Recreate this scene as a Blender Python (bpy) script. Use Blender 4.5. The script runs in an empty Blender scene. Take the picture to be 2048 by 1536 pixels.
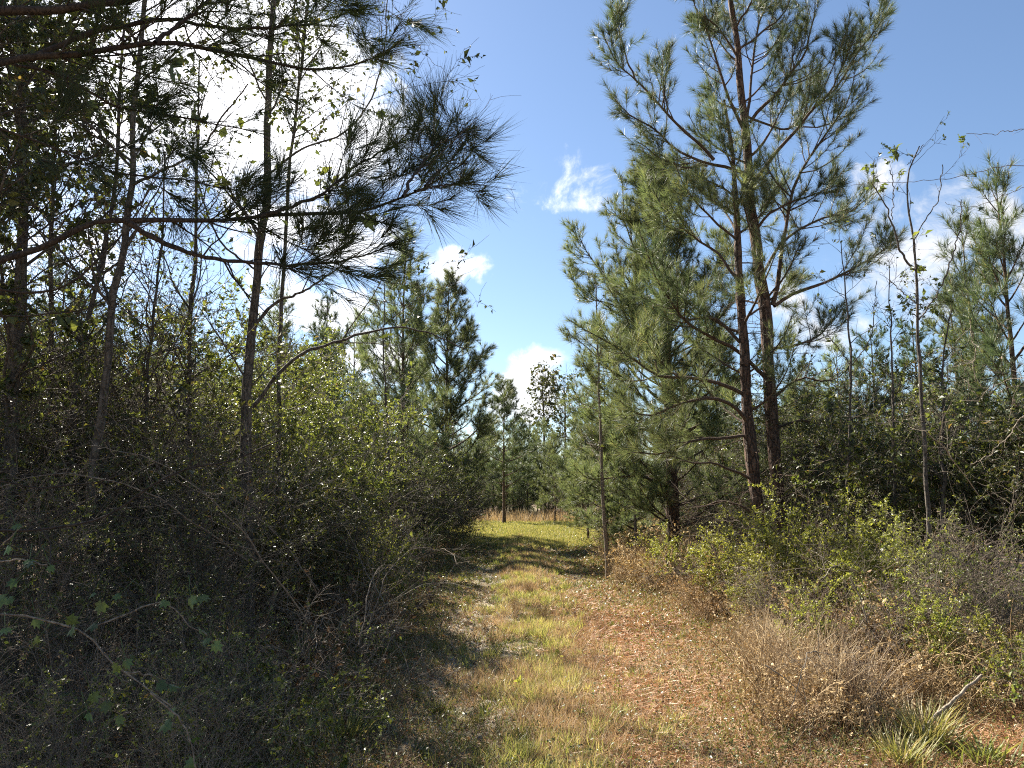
import bpy, math
import numpy as np
from mathutils import Vector

# ------------------------------------------------------------------ camera, sky, sun, exposure
S = bpy.context.scene
COL = S.collection
EYE = 1.6
PITCH = math.radians(8.4)
F = 1500.0                                   # focal length in photo pixels (2048 wide)
cam_d = bpy.data.cameras.new("camera")
cam_d.sensor_width = 36.0
cam_d.lens = 36.0 * F / 2048.0
cam_d.clip_start = 0.05
cam_d.clip_end = 3000.0
cam = bpy.data.objects.new("camera", cam_d)
cam.location = (0, 0, EYE)
cam.rotation_euler = (math.radians(90) + PITCH, 0, 0)
COL.objects.link(cam)
S.camera = cam

SUN_AZ, SUN_EL = math.radians(-42), math.radians(40)
SUNV = Vector((math.sin(SUN_AZ) * math.cos(SUN_EL), math.cos(SUN_AZ) * math.cos(SUN_EL), math.sin(SUN_EL)))
sl = bpy.data.lights.new("sun", 'SUN')
sl.energy = 5.0
sl.angle = math.radians(0.5)
sl.color = (1.0, 0.93, 0.82)
so = bpy.data.objects.new("sun", sl)
so.rotation_euler = SUNV.to_track_quat('Z', 'Y').to_euler()
so.location = (-20, 20, 30)
COL.objects.link(so)

S.view_settings.view_transform = 'Standard'
S.view_settings.look = 'None'
S.view_settings.exposure = 1.88
S.view_settings.gamma = 1.0
S.cycles.max_bounces = 6
S.cycles.filter_width = 1.1
S.cycles.diffuse_bounces = 3
S.cycles.glossy_bounces = 2
S.cycles.transmission_bounces = 4
S.cycles.transparent_max_bounces = 4
S.cycles.use_denoising = False


def dirpx(px, py):
    u, v = (px - 1024) / F, (768 - py) / F
    c, s = math.cos(PITCH), math.sin(PITCH)
    d = np.array([u, c - v * s, s + v * c])
    return d / np.linalg.norm(d)


def P(px, py, depth):
    """point of the place seen at a photo pixel, `depth` metres ahead"""
    d = dirpx(px, py)
    return np.array([0, 0, EYE]) + d * (depth / d[1])


def X(px, depth):
    return P(px, 990, depth)[0]


W = bpy.data.worlds.new("World")
S.world = W
W.use_nodes = True


class NT:
    def __init__(s, tree):
        s.t = tree

    def n(s, typ, **kw):
        nd = s.t.nodes.new(typ)
        for k, v in kw.items():
            if k.startswith('i_'):
                nd.inputs[k[2:].replace('_', ' ')].default_value = v
            else:
                setattr(nd, k, v)
        return nd

    def l(s, a, b):
        s.t.links.new(a, b)

    def math(s, op, a, b=None, c=None, clamp=False):
        nd = s.t.nodes.new('ShaderNodeMath')
        nd.operation = op
        nd.use_clamp = clamp
        for i, x in enumerate((a, b, c)):
            if x is None:
                continue
            if hasattr(x, 'links'):
                s.l(x, nd.inputs[i])
            else:
                nd.inputs[i].default_value = x
        return nd.outputs[0]

    def vmath(s, op, a, b=None):
        nd = s.t.nodes.new('ShaderNodeVectorMath')
        nd.operation = op
        for i, x in enumerate((a, b)):
            if x is None:
                continue
            if hasattr(x, 'links'):
                s.l(x, nd.inputs[i])
            else:
                nd.inputs[i].default_value = x
        return nd.outputs['Value'] if op in ('LENGTH', 'DOT_PRODUCT', 'DISTANCE') else nd.outputs[0]

    def rng(s, x, a, b, c=0.0, d=1.0, smooth=False):
        nd = s.t.nodes.new('ShaderNodeMapRange')
        nd.interpolation_type = 'SMOOTHSTEP' if smooth else 'LINEAR'
        s.l(x, nd.inputs[0])
        for i, v in zip((1, 2, 3, 4), (a, b, c, d)):
            nd.inputs[i].default_value = v
        return nd.outputs[0]

    def ramp(s, x, stops):
        nd = s.t.nodes.new('ShaderNodeValToRGB')
        e = nd.color_ramp.elements
        while len(e) < len(stops):
            e.new(0.5)
        for k, (p, c) in enumerate(stops):
            e[k].position = p
            e[k].color = (*c, 1)
        s.l(x, nd.inputs[0])
        return nd.outputs[0]

    def mix(s, f, a, b):
        nd = s.t.nodes.new('ShaderNodeMix')
        nd.data_type = 'RGBA'
        for sock, x in ((nd.inputs[0], f), (nd.inputs[6], a), (nd.inputs[7], b)):
            if hasattr(x, 'links'):
                s.l(x, sock)
            elif isinstance(x, (int, float)):
                sock.default_value = x
            else:
                sock.default_value = (*x, 1)
        return nd.outputs[2]

    def noise(s, vec, scale, detail=4, rough=0.55, dist=0.0):
        nd = s.t.nodes.new('ShaderNodeTexNoise')
        nd.inputs['Scale'].default_value = scale
        nd.inputs['Detail'].default_value = detail
        nd.inputs['Roughness'].default_value = rough
        nd.inputs['Distortion'].default_value = dist
        if vec is not None:
            s.l(vec, nd.inputs['Vector'])
        return nd


def make_world():
    t = NT(W.node_tree)
    W.node_tree.nodes.clear()
    out = t.n('ShaderNodeOutputWorld')
    bg = t.n('ShaderNodeBackground')
    sky = t.n('ShaderNodeTexSky')
    sky.sky_type = 'NISHITA'
    sky.sun_disc = False
    sky.sun_elevation = SUN_EL
    sky.sun_rotation = SUN_AZ
    sky.air_density = 1.0
    sky.dust_density = 0.35
    sky.ozone_density = 2.8
    tc = t.n('ShaderNodeTexCoord')
    d = tc.outputs['Generated']
    n1 = t.noise(d, 5.0, 6, 0.62)
    warp = t.vmath('SCALE', t.vmath('SUBTRACT', n1.outputs['Color'], (0.5, 0.5, 0.5)))
    warp.node.inputs['Scale'].default_value = 0.10
    dw = t.vmath('ADD', d, warp)
    # (px, py, half width px, aspect w/h, strength)
    blobs = [(150, 60, 560, 1.6, 1.0), (470, 180, 420, 1.5, 1.15), (640, 470, 210, 2.4, 0.95), (560, 560, 180, 1.6, 0.62),
             (900, 528, 75, 1.6, 0.72), (690, 620, 110, 1.6, 0.85), (740, 720, 110, 1.5, 0.8),
             (1060, 795, 100, 1.35, 1.0), (1120, 392, 140, 2.8, 0.47), (1195, 352, 80, 1.0, 0.44), (1080, 720, 80, 2.4, 0.6),
             (1735, 370, 80, 1.5, 0.62), (1960, 430, 260, 2.2, 0.72), (1850, 560, 240, 2.2, 0.62), (1640, 640, 190, 1.8, 0.55),
             (40, 500, 250, 1.5, 0.6), (2300, 500, 300, 2.0, 1.0), (-400, 500, 400, 2.0, 1.0), (-900, 0, 500, 1.8, 1.0)]
    dens = None
    for px, py, hw, asp, st in blobs:
        c = dirpx(px, py)
        right = np.cross(c, [0, 0, 1]); right /= np.linalg.norm(right)
        up = np.cross(right, c)
        r = hw / F * max(0.6, c[1])
        v = t.vmath('SUBTRACT', dw, tuple(c))
        a = t.math('DIVIDE', t.vmath('DOT_PRODUCT', v, tuple(right)), r)
        b = t.math('DIVIDE', t.vmath('DOT_PRODUCT', v, tuple(up)), r / asp)
        w = t.math('DIVIDE', t.vmath('DOT_PRODUCT', v, tuple(c)), r)
        q = t.math('ADD', t.math('ADD', t.math('MULTIPLY', a, a), t.math('MULTIPLY', b, b)), t.math('MULTIPLY', w, w))
        g = t.math('MULTIPLY', t.rng(q, 0.0, 1.35, 1.0, 0.0, True), st)
        dens = g if dens is None else t.math('MAXIMUM', dens, g)
    n2 = t.noise(d, 13.0, 10, 0.68, 0.5)
    body = t.math('ADD', dens, t.math('MULTIPLY', t.math('SUBTRACT', n2.outputs['Fac'], 0.5), 2.7))
    cover = t.rng(body, 0.25, 1.05, 0.0, 0.97, True)
    cover = t.math('MULTIPLY', cover, t.rng(dens, 0.02, 0.3, 0.0, 1.0, True))
    # forward scattering: clouds in front of the sun are far brighter
    cs = t.vmath('DOT_PRODUCT', d, tuple(SUNV))
    glow = t.math('POWER', t.math('MAXIMUM', cs, 0.0), 5.0)
    n3 = t.noise(d, 7.0, 5, 0.6)
    lum = t.math('MULTIPLY', t.math('ADD', 6.0, t.math('MULTIPLY', glow, 12.0)), t.rng(n3.outputs['Fac'], 0.3, 0.7, 0.86, 1.1))
    cc = t.n('ShaderNodeCombineColor')
    t.l(t.math('MULTIPLY', lum, 0.985), cc.inputs[0]); t.l(t.math('MULTIPLY', lum, 0.99), cc.inputs[1]); t.l(t.math('MULTIPLY', lum, 1.02), cc.inputs[2])
    fin = t.mix(cover, sky.outputs[0], cc.outputs[0])
    t.l(fin, bg.inputs[0])
    bg.inputs[1].default_value = 0.050
    t.l(bg.outputs[0], out.inputs[0])


make_world()

# ------------------------------------------------------------------ materials
def new_mat(name):
    m = bpy.data.materials.new(name)
    m.use_nodes = True
    m.node_tree.nodes.clear()
    t = NT(m.node_tree)
    out = t.n('ShaderNodeOutputMaterial')
    return m, t, out


def leaf_mat(name, stops, transl=0.35, rough=0.45, spec=0.5, tsat=(1.15, 1.15, 0.55)):
    m, t, out = new_mat(name)
    at = t.n('ShaderNodeAttribute', attribute_name='v')
    oi = t.n('ShaderNodeObjectInfo')
    col = t.ramp(at.outputs['Fac'], stops)
    hsv = t.n('ShaderNodeHueSaturation')
    t.l(t.rng(oi.outputs['Random'], 0, 1, 0.8, 1.2), hsv.inputs['Value'])
    t.l(t.rng(oi.outputs['Random'], 0, 1, 0.49, 0.51), hsv.inputs['Hue'])
    t.l(col, hsv.inputs['Color'])
    pb = t.n('ShaderNodeBsdfPrincipled')
    pb.inputs['Roughness'].default_value = rough
    pb.inputs['Specular IOR Level'].default_value = spec
    t.l(hsv.outputs[0], pb.inputs['Base Color'])
    tr = t.n('ShaderNodeBsdfTranslucent')
    mul = t.n('ShaderNodeMix', data_type='RGBA', blend_type='MULTIPLY')
    mul.inputs[0].default_value = 1.0
    t.l(hsv.outputs[0], mul.inputs[6])
    mul.inputs[7].default_value = (*tsat, 1)
    t.l(mul.outputs[2], tr.inputs[0])
    mx = t.n('ShaderNodeMixShader')
    mx.inputs[0].default_value = transl
    t.l(pb.outputs[0], mx.inputs[1]); t.l(tr.outputs[0], mx.inputs[2])
    t.l(mx.outputs[0], out.inputs[0])
    return m


def bark_mat(name, c1, c2, c3, scale=14, bump=0.5, pale=(0.30, 0.24, 0.12), rough=0.85):
    m, t, out = new_mat(name)
    tc = t.n('ShaderNodeTexCoord')
    mp = t.n('ShaderNodeMapping')
    mp.inputs['Scale'].default_value = (1, 1, 0.3)
    t.l(tc.outputs['Object'], mp.inputs[0])
    vo = t.n('ShaderNodeTexVoronoi')
    vo.feature = 'DISTANCE_TO_EDGE'
    vo.inputs['Scale'].default_value = scale
    nz = t.noise(mp.outputs[0], scale * 0.7, 5, 0.65)
    add = t.vmath('ADD', mp.outputs[0], t.vmath('SCALE', nz.outputs['Color']))
    add.node.inputs[1].links[0].from_node.inputs['Scale'].default_value = 0.06
    t.l(add, vo.inputs['Vector'])
    n2 = t.noise(tc.outputs['Object'], scale * 2.0, 4, 0.6)
    col = t.mix(t.rng(vo.outputs['Distance'], 0.0, 0.16), c1, c2)
    col = t.mix(t.rng(n2.outputs['Fac'], 0.45, 0.75), col, c3)
    at = t.n('ShaderNodeAttribute', attribute_name='v')
    col = t.mix(t.rng(at.outputs['Fac'], 0.93, 0.96), col, pale)
    pb = t.n('ShaderNodeBsdfPrincipled')
    pb.inputs['Roughness'].default_value = rough
    pb.inputs['Specular IOR Level'].default_value = 0.25
    t.l(col, pb.inputs['Base Color'])
    bp = t.n('ShaderNodeBump')
    bp.inputs['Strength'].default_value = bump
    bp.inputs['Distance'].default_value = 0.03
    t.l(t.math('ADD', t.rng(vo.outputs['Distance'], 0.0, 0.2), t.math('MULTIPLY', n2.outputs['Fac'], 0.5)), bp.inputs['Height'])
    t.l(bp.outputs[0], pb.inputs['Normal'])
    t.l(pb.outputs[0], out.inputs[0])
    return m


M = {}
M['needle'] = leaf_mat('pine_needles', [(0.0, (0.045, 0.065, 0.033)), (0.45, (0.090, 0.118, 0.058)), (0.8, (0.150, 0.172, 0.085)), (0.93, (0.17, 0.17, 0.065)), (1.0, (0.20, 0.13, 0.06))], 0.36, 0.5, 0.5, (1.08, 1.12, 0.75))
M['needle_silhouette'] = leaf_mat('silhouette_pine_needles', [(0.0, (0.020, 0.032, 0.016)), (0.5, (0.040, 0.056, 0.026)), (1.0, (0.075, 0.085, 0.040))], 0.2, 0.65, 0.12)  # backlit darkness of the overhanging limbs put into the needle colour
M['needle_light'] = leaf_mat('pale_pine_needles', [(0.0, (0.075, 0.098, 0.051)), (0.45, (0.150, 0.178, 0.088)), (0.8, (0.238, 0.250, 0.130)), (1.0, (0.30, 0.26, 0.13))], 0.42, 0.5, 0.5, (1.08, 1.12, 0.68))
M['needle_far'] = leaf_mat('distant_pine_needles', [(0.0, (0.040, 0.065, 0.030)), (0.5, (0.070, 0.105, 0.045)), (1.0, (0.13, 0.15, 0.065))], 0.3, 0.45, 0.5)
M['leaf_green'] = leaf_mat('green_leaves', [(0.0, (0.055, 0.072, 0.022)), (0.5, (0.115, 0.140, 0.040)), (0.85, (0.21, 0.225, 0.065)), (1.0, (0.20, 0.13, 0.06))], 0.45, 0.42, 0.55)
M['leaf_bright'] = leaf_mat('bright_spring_leaves', [(0.0, (0.13, 0.15, 0.034)), (0.5, (0.26, 0.27, 0.065)), (1.0, (0.42, 0.40, 0.13))], 0.5, 0.4, 0.5)
M['leaf_dark'] = leaf_mat('dark_olive_leaves', [(0.0, (0.030, 0.038, 0.014)), (0.5, (0.062, 0.074, 0.024)), (0.85, (0.13, 0.135, 0.045)), (1.0, (0.20, 0.13, 0.06))], 0.38, 0.45, 0.45)
M['leaf_fresh'] = leaf_mat('fresh_green_leaves', [(0.0, (0.075, 0.100, 0.028)), (0.5, (0.160, 0.190, 0.052)), (1.0, (0.28, 0.29, 0.095))], 0.45, 0.42, 0.5)
M['leaf_star'] = leaf_mat('lobed_leaves', [(0.0, (0.060, 0.095, 0.032)), (1.0, (0.13, 0.18, 0.055))], 0.4, 0.45, 0.5)
M['leaf_brown'] = leaf_mat('brown_bush_leaves', [(0.0, (0.035, 0.022, 0.014)), (0.6, (0.10, 0.062, 0.036)), (0.9, (0.17, 0.11, 0.06)), (1.0, (0.12, 0.14, 0.04))], 0.25, 0.6, 0.3, (1.15, 1.0, 0.7))
M['leaf_dead'] = leaf_mat('withered_leaves', [(0.0, (0.08, 0.045, 0.026)), (0.5, (0.22, 0.135, 0.075)), (1.0, (0.34, 0.24, 0.14))], 0.25, 0.7, 0.2, (1.2, 1.0, 0.7))
M['grass'] = leaf_mat('green_grass', [(0.0, (0.080, 0.105, 0.030)), (0.5, (0.18, 0.205, 0.060)), (0.8, (0.32, 0.31, 0.11)), (1.0, (0.48, 0.40, 0.22))], 0.4, 0.5, 0.4, (1.1, 1.05, 0.6))
M['straw'] = leaf_mat('dry_grass', [(0.0, (0.22, 0.15, 0.085)), (0.5, (0.45, 0.34, 0.20)), (1.0, (0.66, 0.56, 0.38))], 0.3, 0.6, 0.35, (1.15, 1.0, 0.7))
M['weed'] = leaf_mat('dry_weed', [(0.0, (0.14, 0.085, 0.036)), (0.5, (0.34, 0.235, 0.12)), (1.0, (0.60, 0.46, 0.26))], 0.2, 0.7, 0.3, (1.15, 1.0, 0.7))
M['pinestraw'] = leaf_mat('fallen_pine_straw', [(0.0, (0.28, 0.125, 0.052)), (0.5, (0.52, 0.285, 0.13)), (1.0, (0.76, 0.53, 0.31))], 0.15, 0.5, 0.45, (1.15, 1.0, 0.7))
M['pine_bark'] = bark_mat('pine_bark', (0.018, 0.012, 0.009), (0.10, 0.058, 0.038), (0.17, 0.12, 0.085), 16, 0.8)
M['pine_twig'] = bark_mat('pine_twig_bark', (0.035, 0.022, 0.016), (0.085, 0.055, 0.036), (0.14, 0.10, 0.07), 30, 0.3, (0.42, 0.33, 0.15))
M['silhouette_bark'] = bark_mat('silhouette_limb_bark', (0.015, 0.011, 0.009), (0.045, 0.032, 0.024), (0.08, 0.062, 0.048), 40, 0.4)  # bark colour darkened so the overhanging limbs read as silhouettes
M['grey_bark'] = bark_mat('grey_bark', (0.035, 0.028, 0.022), (0.095, 0.078, 0.060), (0.17, 0.15, 0.125), 22, 0.6)
M['twig'] = bark_mat('twig_bark', (0.06, 0.044, 0.033), (0.155, 0.120, 0.088), (0.31, 0.26, 0.20), 40, 0.2)
M['pale_wood'] = bark_mat('bleached_wood', (0.12, 0.095, 0.065), (0.25, 0.205, 0.15), (0.36, 0.31, 0.24), 30, 0.3)


def ground_mat():
    m, t, out = new_mat('forest_floor')
    g = t.n('ShaderNodeNewGeometry')
    p = g.outputs['Position']
    sx = t.n('ShaderNodeSeparateXYZ')
    t.l(p, sx.inputs[0])
    x, y = sx.outputs[0], sx.outputs[1]
    nb = t.noise(p, 0.7, 4, 0.6).outputs['Fac']
    nm = t.noise(p, 5.0, 5, 0.65).outputs['Fac']
    nf = t.noise(p, 45.0, 4, 0.7).outputs['Fac']
    nf2 = t.noise(p, 160.0, 3, 0.7).outputs['Fac']
    litter = t.ramp(nf, [(0.3, (0.08, 0.055, 0.035)), (0.5, (0.22, 0.155, 0.10)), (0.7, (0.42, 0.32, 0.22))])
    sand = t.ramp(nf2, [(0.3, (0.30, 0.25, 0.19)), (0.7, (0.58, 0.51, 0.42))])
    moss = t.ramp(nf, [(0.3, (0.055, 0.065, 0.020)), (0.7, (0.15, 0.16, 0.05))])
    red = t.ramp(nf, [(0.3, (0.20, 0.105, 0.055)), (0.7, (0.46, 0.29, 0.17))])
    xw = t.math('ADD', x, t.math('MULTIPLY', t.math('SUBTRACT', nb, 0.5), 2.0))
    # the two wheel tracks, sandy
    r1 = t.rng(t.math('ABSOLUTE', t.math('SUBTRACT', xw, -0.45)), 0.2, 0.75, 1.0, 0.0, True)
    r2 = t.rng(t.math('ABSOLUTE', t.math('SUBTRACT', xw, 1.35)), 0.2, 0.8, 1.0, 0.0, True)
    rut = t.math('MAXIMUM', r1, r2)
    lane = t.math('MULTIPLY', t.rng(xw, -2.2, -0.8, 0, 1, True), t.rng(xw, 2.0, 3.6, 1, 0, True))
    c = t.mix(t.math('MULTIPLY', lane, t.rng(nm, 0.35, 0.6)), litter, moss)
    far = t.rng(y, 14.0, 24.0, 0.0, 1.0, True)
    c = t.mix(t.math('MULTIPLY', t.math('MULTIPLY', rut, t.rng(nm, 0.40, 0.62)), t.math('SUBTRACT', 1.0, t.math('MULTIPLY', far, 0.75))), c, sand)
    rr = t.math('MULTIPLY', t.rng(xw, 0.2, 1.8, 0, 1, True), t.rng(y, 10.0, 14.0, 1, 0, True))
    c = t.mix(t.math('MULTIPLY', t.math('MULTIPLY', rr, 0.6), t.rng(nm, 0.3, 0.6)), c, red)
    fieldm = t.math('MULTIPLY', t.rng(y, 25.0, 32.0, 0, 1, True), t.rng(y, 44.0, 50.0, 1, 0, True))
    c = t.mix(t.math('MULTIPLY', fieldm, 0.8), c, (0.30, 0.29, 0.09))
    pb = t.n('ShaderNodeBsdfPrincipled')
    pb.inputs['Roughness'].default_value = 0.95
    pb.inputs['Specular IOR Level'].default_value = 0.15
    t.l(c, pb.inputs['Base Color'])
    bp = t.n('ShaderNodeBump')
    bp.inputs['Strength'].default_value = 0.9
    bp.inputs['Distance'].default_value = 0.03
    t.l(t.math('ADD', nf, t.math('MULTIPLY', nf2, 0.4)), bp.inputs['Height'])
    t.l(bp.outputs[0], pb.inputs['Normal'])
    t.l(pb.outputs[0], out.inputs[0])
    return m


M['ground'] = ground_mat()

# ------------------------------------------------------------------ mesh helpers (numpy)
def nrm(a):
    return a / np.maximum(np.linalg.norm(a, axis=-1, keepdims=True), 1e-9)


def perp(T, r):
    """random unit vectors at right angles to T"""
    q = r.normal(size=T.shape)
    q -= T * np.sum(q * T, -1, keepdims=True)
    return nrm(q)


class Geo:
    def __init__(s):
        s.v, s.f3, s.f4, s.a, s.n = [], [], [], [], 0

    def add(s, v, f3=None, f4=None, val=0.5):
        v = np.asarray(v, float).reshape(-1, 3)
        if not len(v):
            return
        if f3 is not None and len(f3):
            s.f3.append(np.asarray(f3).reshape(-1, 3) + s.n)
        if f4 is not None and len(f4):
            s.f4.append(np.asarray(f4).reshape(-1, 4) + s.n)
        s.a.append(np.broadcast_to(np.asarray(val, float), (len(v),)).copy())
        s.v.append(v)
        s.n += len(v)

    def stamp(s, tv, tris, pos, Xa, Ya, Za, sx, sy, sz, val):
        """copies of a small shape: one per row of pos"""
        N = len(pos)
        if N == 0:
            return
        tv = np.asarray(tv, float)
        m = len(tv)
        sx, sy, sz = (np.broadcast_to(np.asarray(q, float), (N,)) for q in (sx, sy, sz))
        v = (pos[:, None, :] + tv[None, :, 0:1] * (Xa * sx[:, None])[:, None, :] + tv[None, :, 1:2] * (Ya * sy[:, None])[:, None, :]
             + tv[None, :, 2:3] * (Za * sz[:, None])[:, None, :])
        f = np.asarray(tris)[None] + (np.arange(N) * m)[:, None, None]
        s.add(v, f3=f, val=np.repeat(np.broadcast_to(val, (N,)), m))

    def tubes(s, Pn, R, sides=4, val=0.5, lump=0.0, r=None):
        Pn = np.asarray(Pn, float)
        if Pn.ndim == 2:
            Pn = Pn[None]
            R = np.asarray(R)[None]
        N, k, _ = Pn.shape
        if N == 0:
            return
        T = nrm(np.gradient(Pn, axis=1))
        D = nrm(Pn[:, -1] - Pn[:, 0])
        ref = np.where(np.abs(D[:, 2:3]) > 0.8, [[1.0, 0.13, 0.05]], [[0.1, 0.05, 1.0]])
        U = nrm(ref[:, None, :] - T * np.sum(ref[:, None, :] * T, -1, keepdims=True))
        V = np.cross(T, U)
        a = np.arange(sides) * 2 * math.pi / sides
        RR = R[:, :, None] * np.ones(sides)
        if lump and r is not None:
            RR = RR * (1 + lump * r.normal(size=RR.shape))
        v = Pn[:, :, None, :] + RR[..., None] * (np.cos(a)[:, None] * U[:, :, None, :] + np.sin(a)[:, None] * V[:, :, None, :])
        i = np.arange(k - 1)[:, None] * sides
        j = np.arange(sides)[None]
        j2 = (j + 1) % sides
        q = np.stack([i + j, i + j2, i + sides + j2, i + sides + j], -1).reshape(-1, 4)
        f = q[None] + (np.arange(N) * k * sides)[:, None, None]
        s.add(v, f4=f, val=np.repeat(np.broadcast_to(val, (N,)), k * sides))

    def mesh(s, name, mat, smooth=False, origin=None):
        v = np.concatenate(s.v)
        if origin is not None:
            v = v - np.asarray(origin)
        me = bpy.data.meshes.new(name)
        f3 = np.concatenate(s.f3) if s.f3 else np.zeros((0, 3), int)
        f4 = np.concatenate(s.f4) if s.f4 else np.zeros((0, 4), int)
        loops = np.concatenate([f3.ravel(), f4.ravel()]).astype(np.int32)
        starts = np.concatenate([np.arange(len(f3)) * 3, len(f3) * 3 + np.arange(len(f4)) * 4]).astype(np.int32)
        me.vertices.add(len(v)); me.loops.add(len(loops)); me.polygons.add(len(starts))
        me.vertices.foreach_set('co', v.astype(np.float32).ravel())
        me.loops.foreach_set('vertex_index', loops)
        me.polygons.foreach_set('loop_start', starts)
        if smooth:
            me.polygons.foreach_set('use_smooth', np.ones(len(starts), bool))
        at = me.attributes.new('v', 'FLOAT', 'POINT')
        at.data.foreach_set('value', np.concatenate(s.a).astype(np.float32))
        me.materials.append(mat)
        me.update(calc_edges=True)
        return me

    def build(s, name, mat, parent=None, origin=None, smooth=False):
        if not s.v:
            return None
        o = bpy.data.objects.new(name, s.mesh(name, mat, smooth, origin))
        COL.objects.link(o)
        if parent is not None:
            o.parent = parent
        return o


def tag(o, label=None, cat=None, group=None, kind=None):
    for k, v in (('label', label), ('category', cat), ('group', group), ('kind', kind)):
        if v:
            o[k] = v
    return o


def thing(name, label, cat, loc=(0, 0, 0), rz=0.0, scale=1.0, group=None):
    o = bpy.data.objects.new(name, None)
    COL.objects.link(o)
    o.location = loc
    o.rotation_euler = (0, 0, rz)
    o.scale = (scale,) * 3 if np.isscalar(scale) else scale
    o.empty_display_size = 0.1
    return tag(o, label, cat, group)


def copy_thing(src, label, loc, rz, scale, group=None, tilt=0.0):
    c = src.copy()
    COL.objects.link(c)
    c.location = loc
    c.rotation_euler = (tilt, 0, rz)
    c.scale = (scale,) * 3 if np.isscalar(scale) else scale
    c['label'] = label
    if group:
        c['group'] = group
    for ch in src.children:
        d = ch.copy()
        COL.objects.link(d)
        d.parent = c
        for g in ch.children:
            e = g.copy()
            COL.objects.link(e)
            e.parent = d
    return c


def cat(pts, n):
    """smooth resampled polyline through the given points"""
    p = np.asarray(pts, float)
    if len(p) == 2:
        t = np.linspace(0, 1, n)[:, None]
        return p[0] * (1 - t) + p[1] * t
    e = np.vstack([2 * p[0] - p[1], p, 2 * p[-1] - p[-2]])
    seg = np.linalg.norm(np.diff(p, axis=0), axis=1)
    cum = np.concatenate([[0], np.cumsum(seg)])
    s = np.linspace(0, cum[-1], n)
    i = np.clip(np.searchsorted(cum, s, side='right') - 1, 0, len(p) - 2)
    t = ((s - cum[i]) / np.maximum(seg[i], 1e-9))[:, None]
    a, b, c, d = e[i], e[i + 1], e[i + 2], e[i + 3]
    return 0.5 * (2 * b + (c - a) * t + (2 * a - 5 * b + 4 * c - d) * t * t + (3 * b - a - 3 * c + d) * t ** 3)


def wiggle(path, amp, r):
    k = len(path)
    n = r.normal(size=(k, 3)) * amp
    n = (n + np.roll(n, 1, 0)) / 1.4
    n[0] = 0
    return path + n


def at_s(Pn, idx, s):
    k = Pn.shape[1]
    f = np.clip(s * (k - 1), 0, k - 1.001)
    i = f.astype(int)
    w = (f - i)[:, None]
    a, b = Pn[idx, i], Pn[idx, i + 1]
    return a * (1 - w) + b * w, nrm(b - a)


def grow(Pn, R, n, s0, s1, length, ang, up=0.0, k=5, wander=0.12, r=None, flat=0.0, taper=0.35, rr=0.55, droop=0.0, rmin=0.0015, spow=1.0):
    """side branches on a set of polylines. length: f(s, parent length) or (lo, hi) of absolute metres"""
    N = len(Pn)
    if N == 0 or n == 0:
        return np.zeros((0, k, 3)), np.zeros((0, k)), np.zeros(0)
    plen = np.sum(np.linalg.norm(np.diff(Pn, axis=1), axis=2), axis=1)
    idx = r.choice(N, n, p=plen / plen.sum())
    s = s0 + (s1 - s0) * r.random(n) ** spow
    pos, T = at_s(Pn, idx, s)
    q = perp(T, r)
    if flat:
        q[:, 2] *= (1 - flat)
        q = q - T * np.sum(q * T, -1, keepdims=True)
        q = nrm(q)
    A = ang[0] + (ang[1] - ang[0]) * r.random(n)
    d = nrm(T * np.cos(A)[:, None] + q * np.sin(A)[:, None])
    L = length(s, plen[idx]) * r.uniform(0.7, 1.25, n) if callable(length) else r.uniform(*length, n)
    pts = [pos]
    st = (L / (k - 1))[:, None]
    for i in range(k - 1):
        pts.append(pts[-1] + d * st)
        d = d + r.normal(size=d.shape) * wander
        d[:, 2] += up / (k - 1) - droop * (i + 1) / (k - 1)
        d = nrm(d)
    out = np.stack(pts, 1)
    prad = R[idx, np.clip((s * (R.shape[1] - 1)).astype(int), 0, R.shape[1] - 1)]
    r0 = np.maximum(np.minimum(prad * rr, 0.012 * L + 0.001), rmin)
    rad = r0[:, None] * np.linspace(1, taper, k)[None]
    return out, np.maximum(rad, rmin * 0.6), s


def shoots_of(Pn, s0=0.0):
    """outer part of polylines as straight shoots: start, end pairs"""
    k = Pn.shape[1]
    i0 = int(round(s0 * (k - 1)))
    a = Pn[:, i0:-1].reshape(-1, 3)
    b = Pn[:, i0 + 1:].reshape(-1, 3)
    return a, b


def needles(g, a, b, r, dens=140, nl=0.2, w=0.0035, ang=(25, 62), sag=0.12, tip=None, bend=False):
    """pine needles all round the shoots a->b"""
    L = np.linalg.norm(b - a, axis=1)
    cnt = r.poisson(L * dens)
    idx = np.repeat(np.arange(len(L)), cnt)
    if not len(idx):
        return
    T = nrm(b - a)[idx]
    base = a[idx] + (b - a)[idx] * r.random(len(idx))[:, None]
    q = perp(T, r)
    A = np.radians(r.uniform(ang[0], ang[1], len(idx)))
    d = T * np.cos(A)[:, None] + q * np.sin(A)[:, None]
    d[:, 2] -= sag * r.random(len(idx))
    d = nrm(d)
    x = perp(d, r)
    z = np.cross(d, x)
    ln = nl * r.uniform(0.65, 1.15, len(idx))
    val = np.clip(r.normal(0.45, 0.2, len(idx)) + np.repeat(r.normal(0, 0.13, len(L)), cnt), 0, 1)
    ww = w * r.uniform(0.7, 1.4, len(idx))
    if bend:
        sg = r.uniform(-0.1, 0.1, len(idx))
        g.stamp([(-.5, 0, 0), (.5, 0, 0), (-.45, .5, 1), (.45, .5, 1), (0, 1, 0)], [(0, 1, 3), (0, 3, 2), (2, 3, 4)], base, x, d, z, ww, ln, ln * sg, val)
    else:
        g.stamp([(-.5, 0, 0), (.5, 0, 0), (0, 1, 0)], [(0, 1, 2)], base, x, d, z, ww, ln, ln, val)


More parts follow.
